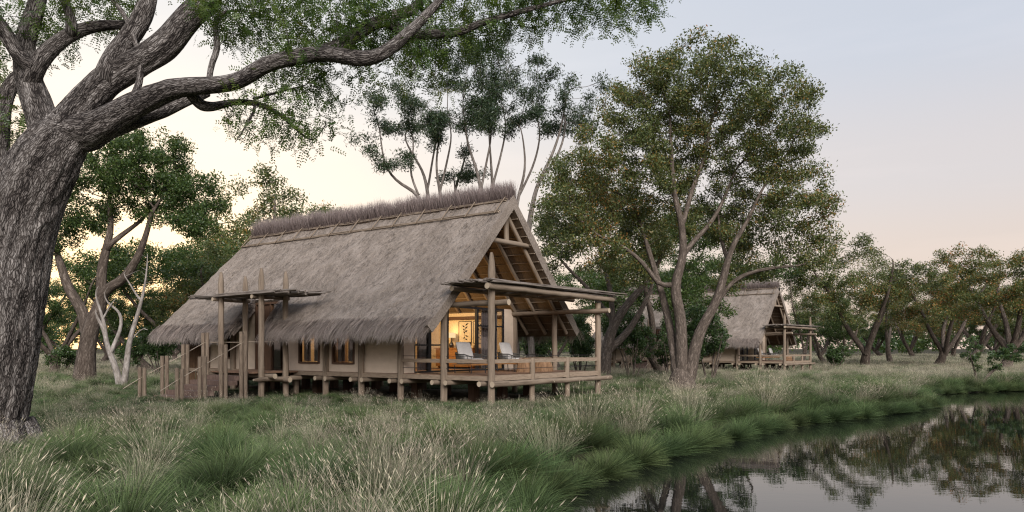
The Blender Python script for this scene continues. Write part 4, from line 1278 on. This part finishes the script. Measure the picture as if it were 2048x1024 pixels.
# --- tall gums behind the roof
gy_ = 46.0
gum = [
    ([(846, 420), (837, 390), (798, 366), (772, 335), (763, 288), (757, 245)], [(765, 225, 45, 45, 120), (735, 265, 35, 45, 80), (810, 225, 35, 35, 70), (790, 320, 20, 15, 14)], 0.0),
    ([(858, 420), (855, 382), (844, 339), (826, 310), (808, 265), (830, 240)], [(845, 225, 42, 45, 110), (815, 262, 25, 28, 40)], 3.0),
    ([(884, 420), (880, 382), (873, 343), (877, 285), (884, 250)], [(900, 185, 55, 50, 150), (880, 240, 28, 25, 30)], 1.5),
    ([(965, 420), (962, 379), (953, 339), (935, 285), (930, 250), (925, 205)], [(930, 130, 50, 55, 140), (965, 175, 35, 40, 60), (950, 245, 30, 20, 20)], -1.0),
    ([(986, 420), (985, 372), (982, 325), (978, 267), (975, 209)], [(1000, 165, 65, 50, 230), (965, 105, 45, 35, 80), (1020, 220, 40, 25, 60)], 2.0),
    ([(1030, 430), (1036, 397), (1050, 339), (1047, 285), (1040, 245)], [(1070, 200, 55, 42, 190), (1055, 130, 35, 30, 80), (1090, 245, 35, 25, 50)], 0.5),
    ([(1060, 440), (1075, 370), (1101, 317), (1119, 267), (1130, 213), (1137, 175)], [(1145, 175, 35, 40, 70), (1165, 215, 30, 40, 70)], -2.0),
    ([(912, 420), (910, 378), (907, 345)], [(915, 325, 38, 38, 70)], 4.0)]
gl_ = ['leftmost slender gum tree, leaning left above the thatch ridge', 'slender gum tree second from left above the thatch ridge', 'gum tree with an upright stem left of the ridge middle', 'gum tree with forked white stems above the ridge middle',
       'tallest gum tree with the densest dark crown over the ridge', 'dark gum tree rising behind the gable peak', 'sparse gum tree right of the gable peak, its stem leaning right', 'short dark gum tree half sunk behind the ridge middle']
def gum_clumps(cr_, Y, i):
    rg = np.random.default_rng(300 + i); out = []
    for x, y, rx, ry, n in cr_:
        for q in range(6):
            f = rg.uniform(0.35, 0.62)
            out.append(px_ell(x + rg.normal(0, 0.75) * rx, y + 6 + rg.normal(0, 0.72) * ry, rx * f * 1.2, ry * f * 0.75, Y + rg.normal(0, 1.2), 1.0, max(4, int(n * 0.22))))
    return out
for i, (pth, cr_, dy) in enumerate(gum):
    Y = gy_ + dy; b = at(pth[0][0], 700, Y); gz = gzz(b.x, b.y)
    paths = [px_path([(pth[0][0] + 6, 760)] + pth, Y, [0.22, 0.115, 0.065, 0.03], 0, False, gz - 0.1)]
    a_ = pth[2]; paths.append(px_path([pth[1], (a_[0] + 22, a_[1] - 25), (a_[0] + 30, a_[1] - 75), (a_[0] + 20, a_[1] - 120)][:4 if i < 7 else 3], Y, [0.08, 0.055, 0.03], 1.0))
    make_tree('gum_tree', (b.x, b.y, gz), paths, gum_clumps(cr_, Y, i), 'bark_gum', 'leaf_gum', gl_[i], group='gum trees behind the roof', seed=40 + i, step=0.42, leaves=70, spread=0.34, L=0.23, Wd=0.055, leaf_r=0.035, hang=0.5, r0=0.014)

# --- many stemmed tree right of the cabin
Y = 30.0; b = at(1366, 775, Y); gz = gzz(b.x, b.y)
make_tree('multi_stem_tree', (b.x, b.y, gz), [
    px_path([(1366, 785), (1364, 760), (1360, 735)], Y, [0.62, 0.5, 0.42], 0, False, gz - 0.15),
    px_path([(1358, 770), (1349, 710), (1339, 651), (1321, 578), (1303, 519), (1285, 460), (1268, 410)], Y, [0.24, 0.19, 0.155, 0.12, 0.085, 0.05], 1.2),
    px_path([(1366, 765), (1363, 710), (1361, 636), (1350, 570), (1365, 519), (1365, 460), (1347, 380), (1343, 306), (1340, 250)], Y, [0.28, 0.235, 0.21, 0.165, 0.12, 0.085, 0.045], -0.6),
    px_path([(1376, 770), (1387, 710), (1402, 658), (1431, 607), (1449, 548), (1460, 504), (1497, 438), (1526, 372)], Y, [0.29, 0.25, 0.20, 0.165, 0.125, 0.08, 0.045], -1.0),
    px_path([(1366, 510), (1385, 485), (1416, 453), (1446, 402), (1470, 340)], Y, [0.12, 0.10, 0.08, 0.04], 1.0),
    px_path([(1365, 450), (1387, 372), (1409, 314), (1420, 250)], Y, [0.11, 0.08, 0.04], 0.6),
    px_path([(1431, 607), (1475, 556), (1520, 540), (1563, 534), (1614, 530)], Y, [0.11, 0.08, 0.06, 0.03], -1.0),
    px_path([(1321, 578), (1290, 530), (1240, 490), (1190, 470)], Y, [0.10, 0.08, 0.04], -0.8),
    px_path([(1455, 520), (1440, 470), (1437, 420)], Y, [0.09, 0.06, 0.03], 1.5)],
    [px_ell(1400, 156, 120, 70, Y, 3.2, 380), px_ell(1290, 200, 90, 80, Y, 3.0, 300), px_ell(1525, 215, 100, 85, Y, 3.0, 340), px_ell(1235, 330, 120, 95, Y, 3.2, 400), px_ell(1135, 400, 75, 95, Y, 2.6, 260), px_ell(1570, 290, 70, 70, Y, 2.8, 240),
     px_ell(1570, 410, 105, 75, Y, 2.6, 300), px_ell(1640, 420, 40, 70, Y, 1.8, 120), px_ell(1420, 300, 150, 120, Y + 1.5, 2.5, 380), px_ell(1170, 490, 90, 55, Y, 2.0, 170), px_ell(1500, 470, 90, 45, Y + 1, 2.0, 140), px_ell(1660, 485, 38, 35, Y, 1.2, 50),
     px_ell(1290, 450, 80, 60, Y + 2, 2.0, 160), px_ell(1420, 430, 90, 60, Y + 2.5, 1.8, 150), px_ell(1250, 540, 60, 35, Y + 2, 1.5, 60), px_ell(1480, 545, 60, 30, Y + 1, 1.5, 50), px_ell(1610, 520, 55, 22, Y - .6, 1.2, 50)],
    'bark_grey', 'leaf_olive', 'large many stemmed tree with olive and rusty crown by the pond', seed=8, step=0.30, leaves=66, spread=0.26, L=0.125, Wd=0.052, leaf_r=0.040, r0=0.010)

Y = 41.0; b = at(1210, 745, Y); gz = gzz(b.x, b.y)
make_tree('leaning_tree', (b.x, b.y, gz), [
    px_path([(1208, 760), (1213, 700), (1230, 645), (1262, 600), (1300, 555), (1330, 500)], Y, [0.36, 0.30, 0.24, 0.16, 0.09], 0, False, gz - 0.1),
    px_path([(1215, 700), (1252, 668), (1285, 615), (1310, 560)], Y, [0.24, 0.2, 0.14, 0.08], 1.0),
    px_path([(1225, 655), (1222, 590), (1205, 520), (1190, 450)], Y, [0.18, 0.14, 0.1, 0.05], -0.5),
    px_path([(1225, 640), (1170, 570), (1130, 530), (1100, 490)], Y, [0.12, 0.09, 0.04], 0.5)],
    [px_ell(1130, 440, 75, 70, Y, 3, 200), px_ell(1200, 400, 80, 70, Y, 3, 200), px_ell(1290, 470, 70, 60, Y, 3, 160), px_ell(1090, 520, 40, 40, Y, 2, 50)],
    'bark_grey', 'leaf_olive', 'leaning forked tree standing behind the cabin porch corner', seed=9, step=0.4, leaves=70, spread=0.32, L=0.16, Wd=0.066, leaf_r=0.05)

# --- background trees: a few kinds grown once and copied, each with its own place, turn and size
def proto_tree(name, h, w, bark, leaf, seed, label, group, nstem=3, step=0.4, leaves=20, L=0.185, Wd=0.074, flat=1.0, gap=0.35, tip_shift=0.0, girth=0.024):
    rng = np.random.default_rng(seed)
    paths = []; r = h * girth
    paths.append(([(0, 0, -0.2), (0.05 * h * rng.normal(), 0.05 * h * rng.normal(), h * 0.10)], [r * 1.5, r * 1.1], None))
    ells = []
    for i in range(nstem):
        a = 2 * math.pi * i / nstem + rng.uniform(-0.4, 0.4)
        d = np.array((math.cos(a), math.sin(a), 0))
        p0 = np.array(paths[0][0][1])
        p1 = p0 + d * w * 0.12 + np.array((0, 0, h * 0.18)); p2 = p0 + d * w * 0.24 + np.array((rng.normal() * .3, rng.normal() * .3, h * 0.38)); p3 = p0 + d * w * 0.34 + np.array((0, 0, h * 0.58))
        paths.append(([tuple(p0), tuple(p1), tuple(p2), tuple(p3)], [r * 0.8, r * 0.6, r * 0.4, r * 0.2], True))
    for i in range(9):
        a = rng.uniform(0, 6.28); q = w * 0.5 * math.sqrt(rng.random()) * 0.75
        zc = h * rng.uniform(gap + 0.06, 0.86) * (1 - 0.12 * (q / (w * .5)))
        ells.append(((q * math.cos(a), q * math.sin(a), zc), (w * rng.uniform(0.16, 0.24), w * rng.uniform(0.16, 0.24), h * rng.uniform(0.09, 0.15) * flat), int(38)))
    o, n = make_tree(name, (0, 0, 0), paths, ells, bark, leaf, label, group=group, seed=seed, step=step, leaves=leaves, spread=0.36, L=L, Wd=Wd, leaf_r=0.055, tip_shift=tip_shift)
    return o
grp = 'trees beyond the meadow'
protos = {
    'rusty': proto_tree('meadow_tree', 12.5, 11.0, 'bark_brown', 'leaf_olive', 61, 'x', grp, 4, leaves=62, tip_shift=0.10),
    'olive': proto_tree('meadow_tree', 12.0, 12.0, 'bark_brown', 'leaf_olive', 62, 'x', grp, 3, leaves=62),
    'green': proto_tree('meadow_tree', 12.0, 12.0, 'bark_grey', 'leaf_green', 63, 'x', grp, 3, leaves=80),
    'flat': proto_tree('meadow_tree', 9.5, 13.0, 'bark_brown', 'leaf_green', 64, 'x', grp, 4, leaves=75, flat=0.7, gap=0.45),
    'thin': proto_tree('meadow_tree', 13.0, 7.0, 'bark_grey', 'leaf_olive', 65, 'x', grp, 2, leaves=22, gap=0.4, girth=0.014)}
bare = None
used = set()
def put_tree(kind, px, Y, h, rz, label, wide=1.0):
    o = protos[kind]
    if kind in used: o = copy_tree(o)
    used.add(kind)
    x = (px - 1024) / F * Y
    o.location = (x, Y, gzz(x, Y))
    base_h = {'rusty': 12.5, 'olive': 12.0, 'green': 12.0, 'flat': 9.5, 'thin': 13.0}[kind]
    s = h / base_h
    o.scale = (s * wide, s * wide, s); o.rotation_euler = (0, 0, rz)
    tag(o, label, 'tree', grp)
bt = [
    # right side, beyond the meadow
    ('olive', 1728, 72, 14.3, 0.3, 'rounded olive tree just right of the distant cabin, its forked trunk bare', 1.0),
    ('rusty', 1872, 76, 12.6, 1.2, 'spreading rusty leaved tree between the rounded olive tree and the right edge', 1.05),
    ('rusty', 2010, 64, 13.6, 2.6, 'tallest rusty leaved tree at the right edge above the waterside shrub', 1.05),
    ('thin', 1782, 88, 16.0, 0.9, 'pale thin topped tree rising behind the rounded olive tree', 1.1),
    ('olive', 1935, 100, 15.5, 2.0, 'olive tree filling the gap between the two rusty trees', 1.1),
    ('green', 1655, 84, 9.0, 2.2, 'dark green tree behind the distant cabin porch', 1.0),
    ('thin', 1600, 74, 12.5, 3.7, 'nearly bare pale tree behind the distant cabin gable', 0.9),
    ('olive', 1700, 135, 13.0, 4.0, 'small far tree under the rounded olive crown', 1.2), ('rusty', 1830, 140, 13.0, 5.0, 'small far tree seen between the two forked trunks', 1.2),
    ('green', 1770, 150, 13.0, 1.0, 'small far dark tree left of the rusty tree trunk', 1.2), ('olive', 1905, 150, 13.0, 0.2, 'small far tree right of the rusty tree trunk', 1.2), ('green', 1985, 130, 12.0, 3.0, 'small far tree behind the waterside shrub', 1.2),
    ('green', 1630, 150, 14.0, 5.2, 'small far tree right of the distant porch posts', 1.2), ('olive', 2050, 120, 13.0, 4.4, 'far tree cut by the right edge of the view', 1.2),
    # between the two cabins
    ('green', 1120, 62, 8.0, 0.7, 'green tree low behind the porch pergola', 1.1), ('green', 1330, 52, 12.5, 2.7, 'green tree behind the many stemmed trunk', 1.1), ('green', 1440, 72, 16.0, 1.4, 'green tree over the distant roof behind the many stemmed tree', 1.1), ('green', 1225, 95, 17.0, 4.1, 'far green tree left of the many stemmed trunk', 1.2), ('olive', 1450, 90, 11.0, 5.6, 'far olive tree behind the distant roof', 1.1),
    # behind and left of the lit cabin
    ('olive', 575, 62, 18.5, 0.5, 'rusty crowned tree over the left half of the ridge', 0.95), ('rusty', 668, 66, 18.8, 2.1, 'rusty crowned tree over the middle of the ridge', 0.8), ('thin', 735, 70, 18.0, 1.6, 'wispy pale tree between the rusty crowns and the gums', 0.8), ('olive', 470, 46, 9.3, 0.2, 'olive tree low against the left verge of the thatch', 1.0), ('olive', 500, 54, 12.0, 3.4, 'tree peeping over the left verge of the thatch', 0.9),
    ('flat', 395, 50, 10.2, 0.4, 'flat crowned green tree behind the left roof slope', 1.1), ('green', 310, 56, 9.5, 1.9, 'green tree low behind the dead tree', 1.1), ('flat', 105, 52, 9.5, 2.9, 'flat crowned tree just right of the huge trunk', 1.0), ('green', 40, 70, 12.0, 0.9, 'far green tree showing left of the huge trunk', 1.1),
    ('green', 200, 90, 10.0, 4.6, 'far tree under the spreading crown', 1.2), ('flat', 350, 95, 10.0, 5.1, 'far flat tree in front of the sunset glow', 1.2), ('olive', 450, 100, 13.0, 2.4, 'far olive tree behind the cabin end', 1.1), ('green', 130, 120, 11.0, 3.9, 'farthest tree right of the huge trunk', 1.3)]
for k_, px, Yt, h, rz, lab, wd in bt: put_tree(k_, px, Yt, h, rz, lab, wd)

# --- the far wood that closes the meadow, one mass
def far_wood():
    rng = np.random.default_rng(91)
    C = []; tn = []
    for q in range(330):
        px = rng.uniform(-1300, 3400); Y = rng.uniform(165, 260); h = rng.uniform(5, 10.5) * (1.15 if px < 1000 else 1.0)
        x = (px - 1024) / F * Y; w = rng.uniform(4, 8); n = 420; t0 = rng.uniform(0.1, 0.8)
        v = unit(rng.normal(0, 1, (n, 3))) * (rng.random(n) ** 0.4)[:, None]
        for e in range(3):
            c = np.array((x + rng.normal(0, w * .4), Y + rng.normal(0, 2), h * rng.uniform(0.35, 0.62)))
            k = slice(e * n // 3, (e + 1) * n // 3)
            C.append(c + v[k] * np.array((w * .55, w * .5, h * 0.38))); tn.append(np.clip(t0 + rng.normal(0, .15, len(v[k])), 0, 1))
    C = np.concatenate(C); C[:, 2] = np.maximum(C[:, 2], 0.1)
    o = leaf_quads(C, 0.9, 0.5, rng, tint=np.concatenate(tn)).build('far_woodland', M['leaf_green'])
    tag(o, 'far belt of dark bushland closing the meadow', 'woodland', kind='stuff')
far_wood()

# --- shrubs
def make_bush(name, px, py_top, Y, wpx, label, leaf='leaf_bush', seed=1, dens=1.0, step=0.22, L=0.10, Wd=0.05, group='shrubs in the meadow', lobes=None):
    rng = np.random.default_rng(seed)
    x = (px - 1024) / F * Y; gz = gzz(x, Y); top = EYE - (py_top - HZ) / F * Y; h = top - gz; w = wpx / F * Y
    paths = []
    for i in range(5):
        a = 6.28 * i / 5 + rng.uniform(-.3, .3); d = np.array((math.cos(a), math.sin(a), 0)) * w * 0.22
        p0 = np.array((x + d[0] * 0.25, Y + d[1] * .25, gz - 0.1))
        paths.append(([tuple(p0), tuple(p0 + d * 0.4 + (0, 0, h * 0.25)), tuple(p0 + d + (0, 0, h * 0.5))], [0.05, 0.04, 0.02], None))
    ells = []
    for i in range(7):
        a = rng.uniform(0, 6.28); q = w * 0.5 * rng.random() * 0.7
        ells.append(((x + q * math.cos(a), Y + q * math.sin(a), gz + h * rng.uniform(0.35, 0.78)), (w * 0.2, w * 0.2, h * 0.22), int(26 * dens)))
    return make_tree(name, (x, Y, gz), paths, ells, 'bark_grey', leaf, label, 'shrub', group, step=step, seed=seed, leaves=50, spread=0.2, L=L, Wd=Wd, leaf_r=0.06, r0=0.008)
make_bush('shrub', 1265, 590, 43, 130, 'tall dark shrub left of the many stemmed trunk', seed=71, dens=2.6, L=0.15, Wd=0.07)
make_bush('shrub', 1420, 585, 40, 130, 'tall dark shrub between the many stemmed trunk and the distant cabin', seed=72, dens=2.6, L=0.15, Wd=0.07)
make_bush('shrub', 1340, 610, 46, 100, 'dark shrub directly behind the many stemmed trunk', seed=73, dens=2, L=0.15, Wd=0.07)
make_bush('shrub', 1673, 684, 68, 72, 'rounded green shrub right of the distant porch', seed=74, dens=1.4, L=0.16, Wd=0.08)
make_bush('shrub', 1070, 610, 46, 110, 'green shrub behind the porch under the far eave', seed=75, dens=2, L=0.15, Wd=0.07)
make_bush('shrub', 1160, 620, 47, 100, 'green shrub seen through the right porch posts', seed=76, dens=2, L=0.15, Wd=0.07)
make_bush('shrub', 122, 682, 52, 90, 'low green shrub between the huge trunk and the spreading tree', seed=77, dens=1.5, L=0.15, Wd=0.07)
make_bush('shrub', 320, 640, 46, 100, 'dark shrub behind the dead tree beside the cabin end', seed=78, dens=2, L=0.15, Wd=0.07)
make_bush('shrub', 262, 665, 50, 90, 'dark low shrub left of the dead tree stems', seed=79, dens=1.5, L=0.15, Wd=0.07)
# waterside shrub with leaning stems
Y = 36.5; b = at(1955, 760, Y); gz = gzz(b.x, 37.2)
make_tree('waterside_shrub', (b.x, 37.2, gz), [
    px_path([(1953, 775), (1952, 753), (1946, 730), (1938, 705)], 37.2, [0.08, 0.06, 0.04, 0.02], 0, False, gz - 0.1),
    px_path([(1962, 775), (1975, 752), (2000, 730), (2032, 700)], 37.2, [0.08, 0.07, 0.05, 0.02], 0, False, gz - 0.1)],
    [px_ell(1942, 698, 24, 28, 37.2, 0.8, 60), px_ell(1950, 728, 16, 18, 37.2, 0.6, 24), px_ell(2010, 712, 36, 20, 37.2, 0.9, 70), px_ell(2035, 700, 20, 16, 37.2, 0.6, 30), px_ell(1990, 735, 22, 14, 37.2, 0.7, 30)],
    'bark_grey', 'leaf_bush', 'leggy green shrub with leaning stems at the water edge', 'shrub', seed=81, step=0.15, leaves=26, spread=0.10, L=0.11, Wd=0.055, leaf_r=0.05, r0=0.006)

# ------------------------------------------------------------------ grass
tuft_col = bpy.data.collections.new('grass_tufts')     # not linked to the scene: only the source of the scattered tufts
def tuft(name, mats, spec, seed):
    """spec: list of (count, radius, length, outward lean, curve, width, material slot)"""
    rng = np.random.default_rng(seed)
    me_all = []
    for (n, rad_, ln, lean, curv, wd, mat, head) in spec:
        dome = mat.endswith('dome'); mat = mat.replace('_dome', '')
        a = rng.uniform(0, 6.283, n); r = rad_ * np.sqrt(rng.random(n))
        P0_ = np.stack([r * np.cos(a), r * np.sin(a), np.full(n, -0.04)], -1)
        an = a + rng.normal(0, 0.7, n)
        o = np.stack([np.cos(an), np.sin(an), np.zeros(n)], -1)
        Lh = ln * rng.uniform(0.6, 1.15, n)
        d = unit(o * (lean * rng.uniform(0.2, 1.3, n))[:, None] + np.array((0, 0, 1.0)))
        if dome:        # blades leave one crown in all directions, their tips make a ball
            th = np.arccos(rng.uniform(0.0, 1.0, n)) * 0.98
            d = np.stack([np.sin(th) * np.cos(an), np.sin(th) * np.sin(an), np.cos(th) + 0.12], -1); d = unit(d)
            Lh = ln * rng.uniform(0.82, 1.06, n)
        pts = [P0_]; seg = 4
        for k in range(seg):
            pts.append(pts[-1] + d * (Lh / seg)[:, None])
            d = unit(d + o * (curv * rng.uniform(0.5, 1.3, n))[:, None] / seg * 1.6 + np.array((0, 0, -curv * 0.35)) / seg * (k + 1))
        P = np.stack(pts, 1)
        mbx = MB()
        sd_ = unit(np.stack([-np.sin(an), np.cos(an), rng.normal(0, 0.2, n)], -1) + rng.normal(0, 0.4, (n, 3)))
        ribbons(mbx, P, wd * rng.uniform(0.7, 1.3, n), sd_, rng.random(n))
        if head:          # seed heads: a small spindle of chaff on each stem
            tip = P[:, -1]; dd = unit(P[:, -1] - P[:, -2])
            for q in range(2):
                s2 = unit(np.cross(dd, rng.normal(0, 1, (n, 3))))
                hl = (0.06 * rng.uniform(0.6, 1.3, n))[:, None]; hw = 0.0032
                V = np.stack([tip - dd * hl * .5, tip + s2 * hw, tip + dd * hl * .6, tip - s2 * hw], 1).reshape(-1, 3)
                mbx.add(V, np.arange(4 * n).reshape(-1, 4), tip=1.0, tint=rng.random(n))
        me_all.append((mbx, mat))
    big = MB(); mi = []
    slots = []
    for mbx, mat in me_all:
        for v, f, tp, fa in zip(mbx.V, mbx.F, mbx.A['tip'], mbx.FA):
            off = 0
        V = np.concatenate(mbx.V); 
        if mat not in slots: slots.append(mat)
        base = big.n
        for q in range(len(mbx.V)):
            pass
        # faces already carry absolute indices inside mbx
        fs = np.concatenate(mbx.F)
        big.add(V, fs, tip=np.concatenate(mbx.A['tip']), tint=np.concatenate(mbx.FA))
        mi.append(np.full(len(fs), slots.index(mat)))
    o = big.build(name, M[slots[0]])
    for s_ in slots[1:]: o.data.materials.append(M[s_])
    o.data.polygons.foreach_set('material_index', np.concatenate(mi).astype(np.int32))
    COL.objects.unlink(o); tuft_col.objects.link(o)
    return o
#            n   rad  len  lean curv width  material        seed heads
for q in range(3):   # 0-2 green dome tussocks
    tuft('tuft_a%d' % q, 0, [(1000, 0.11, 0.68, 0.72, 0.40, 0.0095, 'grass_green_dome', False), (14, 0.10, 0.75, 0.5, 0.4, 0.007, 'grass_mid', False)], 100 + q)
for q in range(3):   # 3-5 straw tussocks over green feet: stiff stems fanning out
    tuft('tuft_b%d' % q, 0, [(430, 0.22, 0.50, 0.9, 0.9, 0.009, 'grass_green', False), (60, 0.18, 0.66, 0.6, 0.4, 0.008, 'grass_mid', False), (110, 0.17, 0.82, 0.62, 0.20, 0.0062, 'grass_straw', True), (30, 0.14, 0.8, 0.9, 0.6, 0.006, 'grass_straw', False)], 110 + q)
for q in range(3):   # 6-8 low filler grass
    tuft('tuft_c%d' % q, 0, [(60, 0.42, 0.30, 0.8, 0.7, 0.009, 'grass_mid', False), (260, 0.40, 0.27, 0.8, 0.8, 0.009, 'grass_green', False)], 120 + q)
for q in range(2):   # 9-10 dry meadow patch for far away, wide blades
    tuft('tuft_d%d' % q, 0, [(150, 0.8, 0.40, 0.45, 0.5, 0.030, 'grass_mid', False), (90, 0.8, 0.45, 0.35, 0.3, 0.020, 'grass_straw', False), (90, 0.8, 0.32, 0.5, 0.5, 0.03, 'grass_green', False)], 130 + q)

def house_mask(x, y, loc, rz, pad=0.0):
    dx, dy = x - loc[0], y - loc[1]
    s = dx * math.cos(rz) + dy * math.sin(rz); t = -dx * math.sin(rz) + dy * math.cos(rz)
    a = (s > 0.3 - pad) & (s < CW - 0.3 + pad) & (t > 0.3 - pad) & (t < CL + pad)
    b = (s > -4.3) & (s < 0) & (t > 8.95) & (t < 11.15)
    return a | b
def fractal(x, y, sc, seed):
    return np.array([noise.fractal(Vector((a * sc, b_ * sc, seed)), 1.0, 2.0, 3) for a, b_ in zip(x, y)])

pts = []; kind = []; scl = []
rng = np.random.default_rng(55)
def field(y0, y1, cell, size, mode, xl=-0.80, xr=0.80):
    """one plant per jittered cell between distances y0 and y1; mode: tussock, filler or far"""
    gx_, gy2 = np.meshgrid(np.arange(xl * y1, xr * y1, cell), np.arange(y0, y1, cell))
    x = gx_.ravel() + rng.uniform(-.42, .42, gx_.size) * cell; y = gy2.ravel() + rng.uniform(-.42, .42, gx_.size) * cell
    ok = (x > xl * y - 1) & (x < xr * y + 1)
    x, y = x[ok], y[ok]
    sd = shore_sd(x, y)
    ok = (sd > (2.0 if mode == 'tussock' else 1.2)) & ~house_mask(x, y, P0, RZ1) & ~house_mask(x, y, P02, RZ2)
    ok &= np.hypot(x - at(-5, 880, 12.5).x, y - 12.5) > 0.8
    x, y, sd = x[ok], y[ok], sd[ok]
    nz = fractal(x, y, 0.30, 2.0); n2 = fractal(x, y, 0.8, 9.0); r = rng.random(len(x))
    if mode == 'tussock':
        bank = np.clip(1 - (sd - 0.3) / 2.6, 0, 1)
        straw = np.clip(0.60 - 0.35 * bank + 0.55 * nz, 0.12, 0.9)
        k = np.where(r < straw, rng.integers(3, 6, len(x)), rng.integers(0, 3, len(x)))
        s = size * rng.uniform(0.55, 1.25, len(x)) * (1 + 0.35 * n2)
    else:
        k = rng.integers(6, 9, len(x)) if mode == 'filler' else rng.integers(9, 11, len(x))
        s = size * rng.uniform(0.7, 1.3, len(x)) * (1 + 0.2 * n2)
    # shorter where people walk: round the two cabins
    for loc_, rz_ in ((P0, RZ1), (P02, RZ2)):
        for pad_, f_ in ((5.0, 0.90), (3.4, 0.84), (2.0, 0.80), (0.9, 0.8)):
            s = np.where(house_mask(x, y, loc_, rz_, pad_), s * f_, s)
    s = np.where(np.hypot(x + 11.0, y - 23.5) < 4.5, s * 0.62, s)
    pts.append(np.stack([x, y, ground_z(x, y)], -1)); kind.append(k); scl.append(s)
field(3.5, 13, 0.34, 1.0, 'filler'); field(3.5, 13, 0.92, 0.90, 'tussock')
field(13, 20, 0.42, 1.0, 'filler'); field(13, 16.5, 0.9, 0.66, 'tussock'); field(16.5, 20, 0.85, 0.62, 'tussock')
field(20, 30, 0.50, 1.1, 'filler'); field(20, 30, 0.85, 0.60, 'tussock')
field(30, 48, 0.65, 1.2, 'filler'); field(30, 48, 1.0, 0.70, 'tussock')
field(48, 80, 0.95, 0.8, 'far'); field(48, 80, 1.3, 0.7, 'tussock')
field(80, 200, 2.2, 1.3, 'far')
# round tussocks that crowd the waterline and lean over it
sp = []
for a_, b_ in zip(SHORE[2:17], SHORE[3:18]):
    L_ = np.linalg.norm(b_ - a_); t_ = (b_ - a_) / L_; n_ = np.array((-t_[1], t_[0]))
    for off_, gap_ in ((0.02, 0.70), (0.68, 0.86), (1.4, 1.0), (2.1, 1.1)):
        for q in np.arange(0, L_, gap_):
            p = a_ + t_ * (q + rng.uniform(-.15, .15)) + n_ * (off_ + rng.uniform(-.12, .12)); sp.append((p[0], p[1], rng.uniform(0.6, 1.0) if off_ < .2 else rng.uniform(0.75, 1.25), 0.03 if off_ < .2 else (0.12 if off_ < .6 else 0.4)))
sp = np.array(sp)
zz_ = np.maximum(ground_z(sp[:, 0], sp[:, 1]), WZ + 0.02)
pts.append(np.stack([sp[:, 0], sp[:, 1], zz_], -1)); kind.append(np.where(rng.random(len(sp)) < np.where(sp[:, 2] > 0, sp[:, 3], 0), rng.integers(3, 6, len(sp)), rng.integers(0, 3, len(sp)))); scl.append(sp[:, 2])
pts = np.concatenate(pts); kind = np.concatenate(kind); scl = np.concatenate(scl)
print('tufts', len(pts))
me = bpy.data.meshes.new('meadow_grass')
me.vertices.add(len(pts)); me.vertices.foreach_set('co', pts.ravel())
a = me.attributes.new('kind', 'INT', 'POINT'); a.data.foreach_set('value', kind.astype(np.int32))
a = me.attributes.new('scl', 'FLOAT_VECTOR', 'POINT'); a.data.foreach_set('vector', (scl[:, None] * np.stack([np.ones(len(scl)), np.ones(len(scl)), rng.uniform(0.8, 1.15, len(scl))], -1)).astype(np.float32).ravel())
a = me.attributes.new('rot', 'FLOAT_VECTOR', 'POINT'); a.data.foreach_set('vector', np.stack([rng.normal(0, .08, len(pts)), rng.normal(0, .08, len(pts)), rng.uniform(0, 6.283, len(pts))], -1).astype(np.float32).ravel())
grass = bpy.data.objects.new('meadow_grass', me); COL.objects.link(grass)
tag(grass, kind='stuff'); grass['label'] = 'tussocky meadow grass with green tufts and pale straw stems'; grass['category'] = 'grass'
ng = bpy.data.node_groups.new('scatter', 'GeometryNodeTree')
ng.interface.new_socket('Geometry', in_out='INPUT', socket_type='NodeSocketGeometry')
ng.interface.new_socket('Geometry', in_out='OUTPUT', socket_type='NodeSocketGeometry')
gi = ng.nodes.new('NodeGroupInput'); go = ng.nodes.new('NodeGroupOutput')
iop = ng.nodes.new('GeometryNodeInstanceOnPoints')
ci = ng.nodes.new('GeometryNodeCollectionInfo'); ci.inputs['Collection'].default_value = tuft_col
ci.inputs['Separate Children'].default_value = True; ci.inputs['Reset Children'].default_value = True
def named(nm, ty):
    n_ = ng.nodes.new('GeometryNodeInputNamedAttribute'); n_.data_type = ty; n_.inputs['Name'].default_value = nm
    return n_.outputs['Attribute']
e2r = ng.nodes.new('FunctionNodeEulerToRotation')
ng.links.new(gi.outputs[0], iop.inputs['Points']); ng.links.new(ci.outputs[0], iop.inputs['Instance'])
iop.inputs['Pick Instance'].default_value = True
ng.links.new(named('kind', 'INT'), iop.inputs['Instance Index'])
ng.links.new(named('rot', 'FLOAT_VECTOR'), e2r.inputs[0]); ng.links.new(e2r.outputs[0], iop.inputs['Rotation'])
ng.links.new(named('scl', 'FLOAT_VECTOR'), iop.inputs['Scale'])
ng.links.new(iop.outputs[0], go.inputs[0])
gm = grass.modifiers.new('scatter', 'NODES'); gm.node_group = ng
